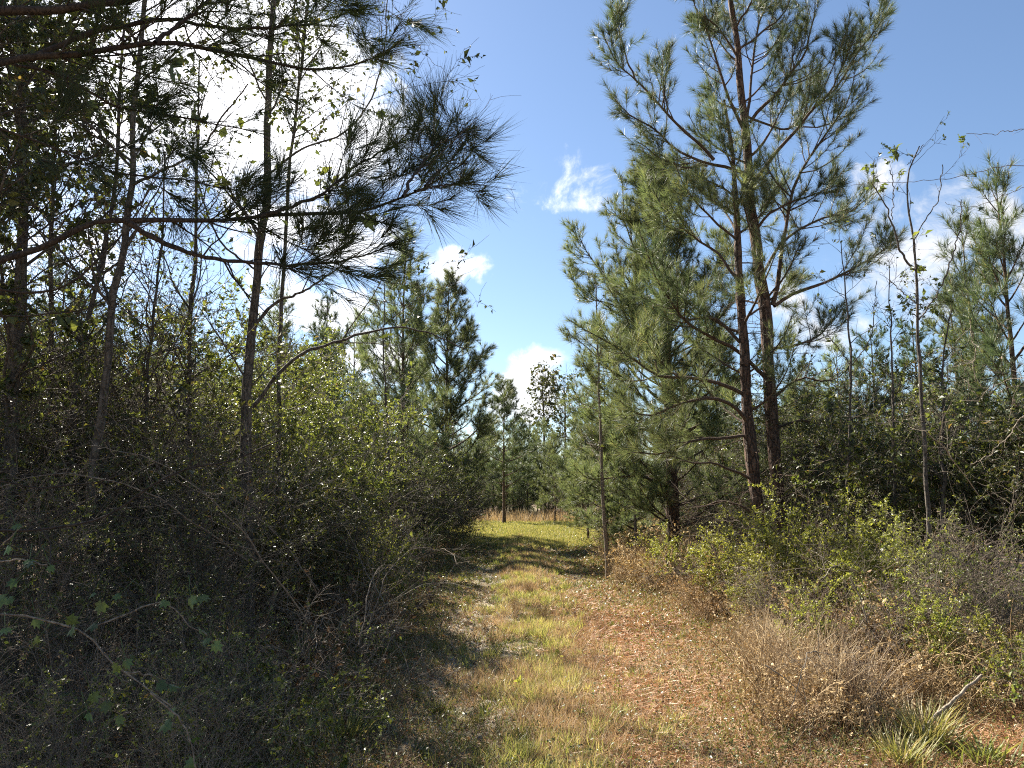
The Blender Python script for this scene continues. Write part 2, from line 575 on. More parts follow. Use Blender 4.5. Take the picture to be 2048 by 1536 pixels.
KITE = ([(0, 0, 0), (-.5, .45, .14), (0, .5, 0), (.5, .45, .14), (0, 1, -.08)], [(0, 2, 1), (0, 3, 2), (2, 4, 1), (2, 3, 4)])


def star_template():
    pts = [(0, 0, 0)]
    for k, (a, rr) in enumerate([(-150, .36), (-118, .30), (-78, .66), (-56, .46), (-36, .82), (-18, .58), (0, 1.0), (18, .58), (36, .82), (56, .46), (78, .66), (118, .30), (150, .36)]):
        t = math.radians(a)
        pts.append((math.sin(t) * rr * .75, math.cos(t) * rr * .75 + .22, 0.14 * rr * math.cos(3 * t) - 0.22 * rr * rr))
    pts[0] = (0, .2, 0.02)
    tr = [(0, i, i + 1) for i in range(1, 13)]
    return pts, tr


STAR = star_template()


def leaves(g, Pn, n, r, size=0.04, ratio=0.5, s0=0.15, tmpl=KITE, val=(0.5, 0.22), upbias=0.5, hang=0.0, clump=1, cl_r=0.03):
    if len(Pn) == 0:
        return
    plen = np.sum(np.linalg.norm(np.diff(Pn, axis=1), axis=2), axis=1)
    m = max(1, n // clump)
    if len(Pn) > 20:                 # leafy and bare twigs: leaves sit in clusters
        plen = plen * np.clip(r.lognormal(-.4, 1.1, len(Pn)), 0.05, 6)
    idx = r.choice(len(Pn), m, p=plen / plen.sum())
    s = s0 + (1 - s0) * r.random(m)
    pos, T = at_s(Pn, idx, s)
    if clump > 1:
        pos = np.repeat(pos, clump, 0) + r.normal(size=(m * clump, 3)) * cl_r
        T = np.repeat(T, clump, 0)
    N = len(pos)
    d = nrm(T * 0.6 + perp(T, r) * 0.9 + np.array([0, 0, -hang]))
    nz = nrm(r.normal(size=(N, 3)) * (1 - upbias) + np.array([0, 0, 1.0]) * upbias)
    x = nrm(np.cross(d, nz))
    z = np.cross(x, d)
    sz = size * np.clip(r.lognormal(-.08, 0.42, N), 0.35, 2.4)
    v = np.clip(r.normal(val[0], val[1], N), 0, 1)
    g.stamp(tmpl[0], tmpl[1], pos, x, d, z, sz * ratio, sz, sz, v)


def hill(x, y):
    """height of the ground"""
    x = np.asarray(x, float); y = np.asarray(y, float)
    z = 0.035 * np.sin(x * 1.3 + 0.5 * y) * np.cos(y * 0.7 - 0.4 * x) + 0.02 * np.sin(x * 3.1) * np.sin(y * 2.3)
    z = z - 0.05 * np.exp(-((x + 0.45) / 0.35) ** 2) - 0.05 * np.exp(-((x - 1.35) / 0.35) ** 2)
    z = z + 0.12 * np.clip((x - 3.0) / 3.0, 0, 1) + 0.12 * np.clip((-x - 1.6) / 3.0, 0, 1)
    return z


def gz(x, y):
    return float(hill(x, y))


# ------------------------------------------------------------------ ground: one sheet to the horizon
def make_ground():
    def line(lo, hi, near, far, step):
        mid = np.arange(near, far + 1e-6, step)
        left = near - np.geomspace(step, near - lo, 26)[::-1]
        right = far + np.geomspace(step, hi - far, 26)
        return np.concatenate([left, mid, right])
    xs = line(-1500, 1500, -7, 8, 0.10)
    ys = line(-300, 2500, 2.5, 24, 0.10)
    gx, gy = np.meshgrid(xs, ys)
    z = hill(gx, gy)
    rr = np.random.default_rng(5)
    near = (np.abs(gx) < 9) & (gy < 26) & (gy > 2)
    z = z + np.where(near, rr.normal(0, 0.010, gx.shape), 0)
    v = np.stack([gx, gy, z], -1).reshape(-1, 3)
    nx, ny = len(xs), len(ys)
    i = (np.arange(ny - 1)[:, None] * nx + np.arange(nx - 1)[None]).ravel()
    q = np.stack([i, i + 1, i + nx + 1, i + nx], -1)
    g = Geo()
    g.add(v, f4=q)
    o = g.build('ground', M['ground'], smooth=True)
    tag(o, kind='structure')


make_ground()


def blade_field(name, mat, n, region, h, w, r, lean=0.5, label=None, density=None, flat=False, val=(0.5, 0.22), tuft=1, cat_='grass'):
    """a mass of blades growing over a region f(rng, n) -> x, y"""
    g = Geo()
    x, y = region(r, n)
    if density is not None:
        keep = r.random(len(x)) < density(x, y)
        x, y = x[keep], y[keep]
    if tuft > 1:
        hs = np.repeat(r.uniform(0.6, 1.3, len(x)), tuft)
        cv = np.repeat(r.normal(0, 0.12, len(x)), tuft)
        x = np.repeat(x, tuft) + r.normal(0, 0.03, len(x) * tuft)
        y = np.repeat(y, tuft) + r.normal(0, 0.03, len(y) * tuft)
    else:
        hs = r.uniform(0.5, 1.4, len(x)); cv = 0
    N = len(x)
    pos = np.stack([x, y, hill(x, y)], -1)
    if flat:
        pos[:, 2] += r.uniform(0.002, 0.03, N)
        az = r.normal(flat if flat is not True else 0, 0.9, N)
        d = nrm(np.stack([np.cos(az), np.sin(az), r.normal(0, 0.16, N)], -1))
    else:
        d = nrm(np.stack([r.normal(0, lean, N), r.normal(0, lean, N), np.ones(N)], -1))
    xx = perp(d, r)
    zz = np.cross(d, xx)
    L = h * hs
    scale_w = w * r.uniform(0.7, 1.4, N) * np.clip(y / 8.0, 0.8, 4.0)
    v = np.clip(r.normal(val[0], val[1], N) + cv, 0, 1)
    bnd = r.uniform(-0.25, 0.25, N)
    g.stamp([(-.5, -.02, 0), (.5, -.02, 0), (-.4, .55, .5), (.4, .55, .5), (0, 1, 1.6)], [(0, 1, 3), (0, 3, 2), (2, 3, 4)], pos, xx, d, zz, scale_w, L, L * bnd, v)
    o = g.build(name, mat)
    tag(o, label, cat_, kind='stuff')
    return o


R0 = np.random.default_rng(11)
LANE_L = lambda y: np.interp(y, [4, 5, 8, 11, 15, 20, 26, 32, 40, 50], [-0.75, -0.9, -1.25, -1.6, -1.9, -1.9, -1.6, -3.2, -9, -14])
LANE_R = lambda y: np.interp(y, [4, 5, 8, 10, 12.5, 15, 20, 26, 32, 40, 50], [1.5, 1.7, 2.5, 2.4, 2.2, 2.3, 2.6, 3.2, 3.9, 5.2, 9])


def lane_region(y0, y1, margin=0.4, pw=1.0):
    def f(r, n):
        y = y0 * (y1 / y0) ** (r.random(n) ** pw)
        a, b = LANE_L(y) - margin, LANE_R(y) + margin
        u = r.random(n)
        e = r.random(n)
        x = a + (b - a) * u
        x = np.where(e < 0.12, a + r.normal(0, 0.45, n), np.where(e < 0.30, b + r.normal(0, 0.55, n), x))
        return x, y
    return f


def nz2(x, y, s, ph=0.0):
    return 0.5 + 0.25 * (np.sin(x * s + ph) * np.cos(y * s * 0.8 + ph * 2) + np.sin((x + y) * s * 0.57 + 1.3 + ph) * np.cos((x - 0.6 * y) * s * 1.3 + 2.1)) * 1.6


def d_green(x, y):
    hump = np.exp(-((x - 0.4) / 0.5) ** 2)
    rut = np.exp(-((x + 0.45) / 0.35) ** 2) + np.exp(-((x - 1.35) / 0.4) ** 2)
    far = np.clip((y - 13) / 10, 0, 1)
    straw = np.clip((x - 0.45) / 0.6, 0, 1) * np.clip((13.5 - y) / 3, 0, 1)
    base = np.clip(nz2(x, y, 1.9) * 1.7 - 0.35, 0.05, 1)
    return np.clip(base * (0.22 + 0.35 * hump + 1.1 * far) - rut * (0.45 - 0.35 * far), 0.06, 1) * (1 - 0.90 * straw)


def d_dry(x, y):
    straw = np.clip((x - 0.5) / 0.6, 0, 1) * np.clip((13.5 - y) / 3, 0, 1)
    rut = np.exp(-((x + 0.45) / 0.4) ** 2)
    return (1 - .6 * rut * nz2(x, y, 3.3, .5)) * np.clip(nz2(x, y, 2.6, 2.0) * 1.5 - 0.25, 0.1, 1) * (1 - 0.70 * straw)


def d_straw(x, y):
    return np.clip((x - 0.05) / 0.8, 0.05, 1) * np.clip((14.5 - y) / 4, 0, 1) * np.clip(nz2(x, y, 2.2, 4.0) * 1.6, 0.4, 1)


blade_field('green_grass', M['grass'], 300000, lane_region(3.6, 30, 0.5, 0.85), 0.050, 0.0055, R0, 0.7, 'short green grass growing along the track', d_green)
blade_field('dry_grass', M['straw'], 260000, lane_region(3.6, 26, 0.7, 0.85), 0.055, 0.0042, R0, 2.2, 'short dry straw coloured grass lying on the track', d_dry, val=(.55, .28))
blade_field('fallen_pine_straw', M['pinestraw'], 300000, lane_region(3.6, 14, 1.6, 0.9), 0.11, 0.0034, R0, 0, 'reddish brown pine straw on the sunny side of the track', d_straw, flat=-0.6, cat_='pine straw')
def hump(r, n):
    y = 4.4 * (30 / 4.4) ** r.random(n)
    return 0.30 + r.normal(0, 0.33, n), y
blade_field('hump_grass', M['grass'], 1500, hump, 0.12, 0.0048, R0, 0.5, 'taller yellowing grass on the hump between the wheel ruts', lambda x, y: np.clip(nz2(x, y, 3.1, 1.0) * 1.5 - .3, 0, 1), val=(.8, .15), tuft=22)
blade_field('hump_straw', M['straw'], 3000, hump, 0.12, 0.0042, R0, 0.6, 'dry tan grass on the hump between the wheel ruts', lambda x, y: np.clip(nz2(x, y, 2.3, 5.0) * 1.5 - .3, 0, 1), tuft=20)
def scatter(r, n):
    y = 4.2 * (24 / 4.2) ** r.random(n)
    a, b = LANE_L(y) - .6, LANE_R(y) + .6
    return a + (b - a) * r.random(n), y
blade_field('tufted_green_grass', M['grass'], 1900, scatter, 0.10, 0.005, R0, 0.6, 'scattered tufts of green grass over the track', lambda x, y: np.clip(nz2(x, y, 2.7, 3.0) * 1.4 - .3, 0.03, 1) * np.where((x > .6) & (y < 13), .2, 1), val=(.45, .2), tuft=20)
# meadow at the end of the track
def meadow(r, n):
    y = r.uniform(24, 47, n)
    a, b = LANE_L(y) - 1, LANE_R(y) + 1
    return a + (b - a) * r.random(n), y
blade_field('meadow_grass', M['grass'], 130000, meadow, 0.13, 0.006, R0, 0.5, 'sunlit yellow green meadow grass at the end of the track', None, val=(0.72, 0.2))
def meadow_edge(r, n):
    y = r.uniform(43.5, 54, n)
    x = r.uniform(-13, 12, n)
    return x, y
blade_field('tall_dry_grass', M['straw'], 15000, meadow_edge, 0.62, 0.005, R0, 0.25, 'tall tan dry grass along the far meadow edge', None, val=(0.5, 0.25))


# leaf litter and low ground cover under the thickets
def litter_region(r, n):
    y = 3.2 * (30 / 3.2) ** r.random(n)
    side = r.random(n) < 0.42
    wid = np.abs(r.normal(0, 1.6, n)) * (0.6 + y * 0.07)
    x = np.where(side, LANE_L(y) + 1.6 * r.random(n) ** 1.5 - wid, LANE_R(y) - 1.9 * r.random(n) ** 1.5 + wid)
    return x, y


def litter():
    g = Geo()
    n = 110000
    x, y = litter_region(R0, n)
    pos = np.stack([x, y, hill(x, y) + R0.uniform(0.003, 0.04, n)], -1)
    nz = nrm(np.stack([R0.normal(0, .45, n), R0.normal(0, .45, n), np.ones(n)], -1))
    d = perp(nz, R0)
    xx = np.cross(d, nz)
    s = R0.uniform(0.018, 0.05, n) * np.clip(y / 9, 0.8, 2.5)
    g.stamp(KITE[0], KITE[1], pos, xx, d, nz, s * 0.6, s, s * 1.5, np.clip(R0.normal(.5, .25, n), 0, 1))
    tag(g.build('leaf_litter', M['leaf_dead']), 'brown dead leaves scattered under the bushes beside the track', 'leaf litter', kind='stuff')
    g = Geo()
    n = 60000
    x, y = litter_region(R0, n)
    pos = np.stack([x, y, hill(x, y) + np.abs(R0.normal(0, 0.06, n))], -1)
    nz = nrm(np.stack([R0.normal(0, .5, n), R0.normal(0, .5, n), np.ones(n)], -1))
    d = perp(nz, R0)
    xx = np.cross(d, nz)
    s = R0.uniform(0.015, 0.04, n) * np.clip(y / 9, 0.8, 2.5)
    g.stamp(KITE[0], KITE[1], pos, xx, d, nz, s * 0.6, s, s, np.clip(R0.normal(.5, .22, n), 0, 0.93))
    tag(g.build('ground_cover', M['leaf_green']), 'low green leafy ground cover along both sides of the track', 'ground cover', kind='stuff')


litter()
blade_field('verge_grass', M['straw'], 70000, litter_region, 0.11, 0.0036, R0, 0.95, 'thin brown dry grass at the foot of the thickets', None, val=(0.25, 0.2))
blade_field('verge_green_grass', M['grass'], 34000, litter_region, 0.10, 0.005, R0, 0.5, 'green grass blades at the foot of the thickets', None, val=(0.35, 0.2))


# ------------------------------------------------------------------ pines
def side_growth(wood, nd, path, rad, r, n2=None, l2=0.55, s0=0.3, dens=150, nl=0.21, w=0.0045, up=1.0, bend=False, n3f=2.1, main_s=0.42, candle=True, ang2=(32, 58)):
    Pn, R = path[None], rad[None]
    L = np.sum(np.linalg.norm(np.diff(path, axis=0), axis=1))
    n2 = int(L * 5.2) + 3 if n2 is None else n2
    rg = (math.radians(ang2[0]), math.radians(ang2[1]))
    P2, R2, s2 = grow(Pn, R, n2, s0, 0.97, lambda s, pl: np.maximum(0.20, l2 * pl * (1.10 - s) * 0.8), rg, up, 5, 0.10, r, flat=0.55, rmin=0.0025)
    wood.tubes(P2, R2, 4)
    n3 = int(len(P2) * n3f)
    P3, R3, s3 = grow(P2, R2, n3, 0.25, 0.95, (0.14, 0.34), rg, up * 0.8, 4, 0.1, r, flat=0.4, rmin=0.002)
    wood.tubes(P3, R3, 3)
    for Q, q0 in ((Pn, main_s), (P2, 0.35), (P3, 0.0)):
        if len(Q):
            a, b = shoots_of(Q, q0)
            needles(nd, a, b, r, dens, nl, w, ang=(18, 56), sag=.06, bend=bend)
    # tips: extra tuft and candle
    ends = np.concatenate([Q[:, -1] for Q in (Pn, P2, P3) if len(Q)])
    de = np.concatenate([nrm(Q[:, -1] - Q[:, -2]) for Q in (Pn, P2, P3) if len(Q)])
    needles(nd, ends - de * 0.04, ends + de * 0.03, r, dens * 3.0, nl, w, ang=(8, 48), bend=bend)
    if candle:
        m = r.random(len(ends)) < 0.55
        e, dd = ends[m], nrm(de[m] * 0.5 + np.array([0, 0, 0.8]))
        cp = np.stack([e, e + dd * r.uniform(0.05, 0.14, m.sum())[:, None]], 1)
        wood.tubes(cp, np.full((len(e), 2), 0.007) * [1, 0.6], 4, val=1.0)


def pine_whorls(h, z0, spread, r, trunk, top_len=0.35, step=0.5, per=4.5, ang_lo=78, ang_hi=42, k=8, up=0.45):
    """limbs in whorls up a trunk polyline (first point at the foot)"""
    out = []
    z = z0
    base = trunk[0, 2]
    H = trunk[-1, 2] - base
    while z < H * 0.975:
        nb = int(per + r.uniform(-1, 1))
        f = (z - z0) / (H - z0)
        a0 = r.uniform(0, 6.28)
        for i in range(nb):
            zz = z + r.normal(0, 0.06)
            c = np.array([np.interp(zz + base, trunk[:, 2], trunk[:, j]) for j in range(3)])
            az = a0 + i * 6.283 / nb + r.normal(0, 0.3)
            el = math.radians(90 - (ang_lo + (ang_hi - ang_lo) * f) + r.normal(0, 6))
            L = (spread * (1 - f ** 1.25) * min(1.0, 0.62 + f * 1.6) + top_len) * r.uniform(0.65, 1.15)
            d = np.array([math.cos(az) * math.cos(el), math.sin(az) * math.cos(el), math.sin(el)])
            pts = [c]
            for j in range(k - 1):
                pts.append(pts[-1] + d * L / (k - 1))
                d = d + r.normal(size=3) * 0.06
                d[2] += up / (k - 1)
                d /= np.linalg.norm(d)
            out.append((np.array(pts), f, L))
        z += step * r.uniform(0.75, 1.2)
    return out


def make_pine(name, label, h, z0, spread, seed, base_r=0.09, dens=110, nl=0.2, w=0.007, mat='needle', step=0.5, per=4.5, n3f=1.6, dead=6, loc=(0, 0, 0), group=None, cat_='pine tree', lean=(0, 0), n2k=4.5, **kw):
    r = np.random.default_rng(seed)
    root = thing(name, label, cat_, loc, group=group)
    tr, nd = Geo(), Geo()
    k = 14
    t = np.linspace(0, 1, k)
    trunk = np.stack([lean[0] * t + np.cumsum(r.normal(0, 0.012 * h / 8, k)), lean[1] * t + np.cumsum(r.normal(0, 0.012 * h / 8, k)), h * t - 0.05], -1)
    rad = base_r * (1 - 0.88 * t) + 0.25 * base_r * np.exp(-t * 30)
    tr.tubes(trunk, rad, 8, lump=0.04, r=r)
    for path, f, L in pine_whorls(h, z0, spread, r, trunk, step=step, per=per, **kw):
        rr = np.linspace(0.012 * L + 0.006, 0.004, len(path))
        tr.tubes(path, rr, 4)
        side_growth(tr, nd, path, rr, r, int(L * n2k) + 1, dens=dens, nl=nl, w=w, n3f=n3f, candle=w < 0.009)
    # dead lower limbs
    if dead:
        lo = trunk[: max(2, int(k * z0 / h) + 2)]
        Pd, Rd, _ = grow(lo[None], np.full((1, len(lo)), base_r)[0:1], dead, 0.3, 1.0, (0.5, 1.3), (1.1, 1.6), 0.0, 6, 0.14, r, rr=0.25)
        tr.tubes(Pd, Rd, 4)
        Pe, Re, _ = grow(Pd, Rd, dead * 4, 0.2, 1.0, (0.15, 0.5), (0.6, 1.1), 0.0, 4, 0.2, r)
        tr.tubes(Pe, Re, 3)
    tr.build('trunk', M['pine_bark'], root, smooth=True)
    nd.build('crown', M[mat], root)
    return root


def tip_tuft(*a):
    pass


def hero_pine(name, label, trunk_px, depth, radii, limbs, seed, extra=None, w=0.0050, dens=165, nl=0.20, base_y=None, mat='needle'):
    """a pine whose trunk and limbs follow the tree in the photo; each limb is a part with its own needles"""
    r = np.random.default_rng(seed)
    pts = [P(x, y, depth + dz) for x, y, dz in trunk_px]
    foot = pts[-1].copy()
    foot[2] = gz(foot[0], foot[1]) - 0.05
    pts[-1] = foot
    trunk = cat(pts[::-1], 46)
    rad = np.interp(np.linspace(0, 1, 46), np.linspace(0, 1, len(radii)), radii)
    root = thing(name, label, 'pine tree', tuple(foot))
    g = Geo()
    g.tubes(trunk, rad * (1 + 0.05 * r.normal(size=46)), 14, lump=0.055, r=r)
    low = trunk[3:32]
    Pd, Rd, _ = grow(low[None], np.full((1, len(low)), .02), 46, .05, 1.0, (.12, .9), (1.1, 1.7), -.1, 6, .16, r, rr=.35, rmin=.004)
    g.tubes(Pd, Rd, 4)
    Pe, Re, _ = grow(Pd, Rd, 190, .15, 1.0, (.08, .4), (.5, 1.2), 0, 5, .25, r, rmin=.003)
    g.tubes(Pe, Re, 3)
    g.build('trunk', M['pine_bark'], root, foot, True)

    def limb(path, r0, r1, **kw):
        wd, nd = Geo(), Geo()
        rr = np.linspace(r0, r1, len(path))
        wd.tubes(path, rr, 6, lump=0.05, r=r)
        if kw.pop('bare', False):
            Pa, Ra, _ = grow(path[None], rr[None], 9, 0.2, 0.95, (0.2, 0.7), (0.5, 1.0), 0.1, 5, 0.15, r)
            wd.tubes(Pa, Ra, 3)
            Pb, Rb, _ = grow(Pa, Ra, 22, 0.2, 0.95, (0.08, 0.3), (0.5, 1.0), 0.1, 4, 0.2, r)
            wd.tubes(Pb, Rb, 3)
            wd.build('limb', M['pine_twig'], root, foot, True)
            return
        side_growth(wd, nd, path, rr, r, **{**dict(dens=dens, nl=nl, w=w), **kw})
        o = wd.build('limb', M['pine_twig'], root, foot, True)
        n = nd.build('needles', M[mat], o, foot)
    for pxs, d0, d1, r0, kw in limbs:
        n = len(pxs)
        path = cat([P(x, y, depth + d0 + (d1 - d0) * (i / (n - 1)) ** 1.2) for i, (x, y) in enumerate(pxs)], 14)
        limb(wiggle(path, 0.012, r), r0, 0.006, **kw)
    for path, r0, kw in (extra(trunk, r) if extra else []):
        limb(path, r0, 0.005, **kw)
    return root, trunk


def filler_limbs(z0, spread, seed, step=0.45, per=3.0, ztop=None, azs=None, top_len=0.6, up=0.9, ang_lo=72, ang_hi=35, n2f=4.0, **kw):
    def f(trunk, r):
        out = []
        rr = np.random.default_rng(seed)
        for path, fr, L in pine_whorls(0, z0, spread, rr, trunk, step=step, per=per, top_len=top_len, up=up, ang_lo=ang_lo, ang_hi=ang_hi, k=9):
            if ztop and path[0, 2] > ztop:
                continue
            out.append((path, 0.010 * L + 0.010, dict(n2=int(L * n2f) + 2, s0=0.3, **kw)))
        return out
    return f


D = {}
# --- tall pine, main one on the right
trunkA = [(1440, -330, 0), (1452, -160, 0), (1461, 0, 0), (1474, 80, 0), (1481, 175, 0), (1491, 260, 0), (1496, 325, 0), (1499, 400, 0), (1511, 475, 0), (1519, 550, 0),
          (1531, 625, 0), (1539, 768, 0), (1544, 843, 0), (1554, 968, 0), (1561, 1043, 0), (1566, 1093, 0), (1570, 1205, 0)]
limbsA = [
    ([(1491, 265), (1470, 225), (1447, 165), (1432, 110), (1412, 50), (1400, -30)], 0, -.3, .035, {}),
    ([(1493, 250), (1500, 180), (1510, 90), (1530, 10), (1545, -60)], 0, .4, .028, {}),
    ([(1500, 245), (1540, 200), (1580, 150), (1608, 115), (1625, 50), (1632, -20)], 0, -.5, .032, {}),
    ([(1510, 360), (1545, 310), (1590, 260), (1640, 205), (1675, 175), (1715, 110), (1745, 70), (1780, 10)], 0, -.4, .036, {}),
    ([(1640, 205), (1672, 160), (1690, 100), (1700, 30)], -.2, -.5, .02, {}),
    ([(1545, 610), (1560, 560), (1568, 480), (1580, 400), (1600, 350), (1630, 300), (1665, 250), (1700, 200), (1712, 140)], 0, -.6, .042, {}),
    ([(1548, 612), (1580, 590), (1640, 570), (1700, 540), (1755, 510), (1795, 482)], 0, .5, .034, {}),
    ([(1428, 320), (1390, 280), (1340, 235), (1310, 200), (1275, 165), (1240, 130), (1215, 95), (1203, 65)], -.3, -.8, .030, {}),
    ([(1275, 165), (1250, 115), (1238, 60), (1235, 15)], -.6, -.8, .018, {}),
    ([(1495, 350), (1455, 335), (1415, 328), (1360, 303), (1310, 258), (1262, 232), (1225, 192)], 0, -.6, .034, {}),
    ([(1415, 332), (1370, 335), (1320, 315), (1280, 285)], -.2, -.3, .022, {}),
    ([(1533, 757), (1474, 700), (1414, 670), (1369, 645), (1334, 595), (1309, 540), (1296, 500), (1280, 460)], 0, -1.4, .040, dict(l2=0.4)),
    ([(1535, 700), (1590, 690), (1640, 670), (1690, 610)], 0, .9, .028, {}),
    ([(1520, 560), (1570, 480), (1640, 440), (1700, 420), (1760, 380)], 0, .8, .030, {}),
    ([(1508, 460), (1550, 420), (1620, 390), (1680, 370)], 0, -.9, .026, {}),
    ([(1505, 420), (1450, 380), (1390, 350), (1340, 345)], 0, .8, .026, {}),
    ([(1488, 230), (1520, 240), (1570, 260), (1610, 230), (1640, 150)], 0, .9, .024, {}),
    ([(1478, 120), (1440, 60), (1395, 20), (1375, -30)], 0, -.5, .022, {}),
    ([(1476, 100), (1530, 60), (1570, 20), (1590, -40)], 0, .5, .022, {}),
    ([(1470, 60), (1500, 10), (1520, -50)], 0, -.7, .020, {}),
    ([(1545, 860), (1600, 840), (1660, 850), (1720, 830), (1760, 800)], 0, .8, .026, dict(l2=.35)),
    ([(1552, 940), (1620, 900), (1680, 890), (1740, 900)], 0, -.6, .022, dict(bare=True)),
    ([(1542, 800), (1600, 760), (1660, 760), (1700, 740)], 0, -.8, .022, dict(bare=True)),
    ([(1556, 1000), (1610, 980), (1660, 990)], 0, .4, .018, dict(bare=True)),
]
hero_pine('pine_tree', 'tall young pine with forked upper limbs, taller of the twin trunks right of the track', trunkA, 12.0,
          [.124, .108, .101, .100, .092, .085, .075, .065, .055, .045, .035, .025, .015], limbsA, 21,
          extra=filler_limbs(4.8, 1.1, 5, step=0.85, per=2.0))
# --- its companion trunk
trunkB = [(1448, 200, .2), (1464, 300, .1), (1471, 400, 0), (1474, 450, 0), (1476, 500, 0), (1481, 600, 0), (1489, 700, 0), (1491, 768, 0), (1496, 843, 0),
          (1506, 943, 0), (1516, 1018, 0), (1524, 1093, 0), (1536, 1225, 0)]
limbsB = [
    ([(1490, 790), (1434, 765), (1374, 755), (1324, 750), (1274, 725), (1224, 690), (1174, 660), (1140, 642)], 0, -.6, .034, {}),
    ([(1500, 855), (1480, 825), (1440, 800), (1390, 800), (1340, 812), (1290, 830), (1240, 800)], 0, -.9, .036, {}),
    ([(1485, 690), (1430, 640), (1370, 640), (1320, 600), (1270, 590), (1230, 560)], 0, .8, .028, {}),
    ([(1478, 560), (1430, 500), (1380, 470), (1320, 400), (1290, 350)], 0, .3, .026, {}),
    ([(1474, 480), (1420, 430), (1370, 380), (1345, 320)], 0, -.5, .024, {}),
    ([(1475, 470), (1520, 430), (1560, 370)], 0, .7, .02, {}),
    ([(1484, 640), (1540, 600), (1590, 550)], 0, .9, .02, {}),
    ([(1510, 960), (1440, 930), (1380, 925), (1320, 900)], 0, -.5, .024, dict(bare=True)),
    ([(1516, 1030), (1450, 1000), (1400, 1010), (1350, 980)], 0, .5, .02, dict(bare=True)),
    ([(1498, 870), (1400, 880), (1330, 905), (1260, 905)], 0, -.9, .028, dict(l2=.4)),
]
hero_pine('pine_tree', 'slimmer pine with red brown bark, left one of the twin trunks right of the track', trunkB, 11.6,
          [.106, .094, .090, .092, .085, .078, .070, .060, .050, .040, .028, .018], limbsB, 22, mat='needle_light',
          extra=filler_limbs(2.9, 1.2, 6, step=0.65, per=2.2))
# --- dense pale pine behind the twin trunks, nearer the track
trunkC = [(1300, 330, 0), (1308, 420, 0), (1320, 520, 0), (1328, 640, 0), (1336, 760, 0), (1342, 900, 0), (1345, 1000, 0), (1348, 1125, 0)]
limbsC = [
    ([(1338, 760), (1290, 700), (1256, 615), (1224, 570), (1199, 540), (1169, 495), (1155, 448)], 0, -.5, .034, {}),
    ([(1256, 615), (1210, 605), (1170, 590), (1146, 560)], -.2, -.3, .018, {}),
    ([(1340, 850), (1290, 800), (1230, 750), (1180, 700), (1140, 670)], 0, -.9, .034, {}),
    ([(1340, 900), (1290, 860), (1230, 850), (1180, 830), (1150, 780)], 0, .5, .032, {}),
    ([(1343, 1000), (1320, 970), (1280, 950), (1230, 955), (1180, 960), (1150, 930)], 0, -.8, .040, dict(l2=.4)),
    ([(1344, 960), (1300, 930), (1240, 900), (1190, 890)], 0, .8, .030, {}),
    ([(1325, 560), (1280, 520), (1250, 440), (1245, 360)], 0, .2, .026, {}),
    ([(1322, 520), (1290, 440), (1282, 350)], 0, -.2, .02, {}),
    ([(1320, 520), (1340, 440), (1350, 350)], 0, -.3, .02, {}),
    ([(1330, 660), (1390, 610), (1430, 540), (1440, 460)], 0, -.5, .028, {}),
    ([(1335, 740), (1400, 720), (1450, 650)], 0, .7, .026, {}),
    ([(1341, 880), (1400, 850), (1450, 860)], 0, -.7, .026, {}),
]
hero_pine('pine_tree', 'broad pale green pine leaning its needles over the right edge of the track', trunkC, 15.5,
          [.15, .125, .115, .105, .095, .08, .065, .045, .02], limbsC, 23, mat='needle_light', w=0.0062, dens=150,
          extra=filler_limbs(1.0, 2.5, 7, step=0.38, per=5.0, top_len=0.4, up=0.8, n2f=4.6))

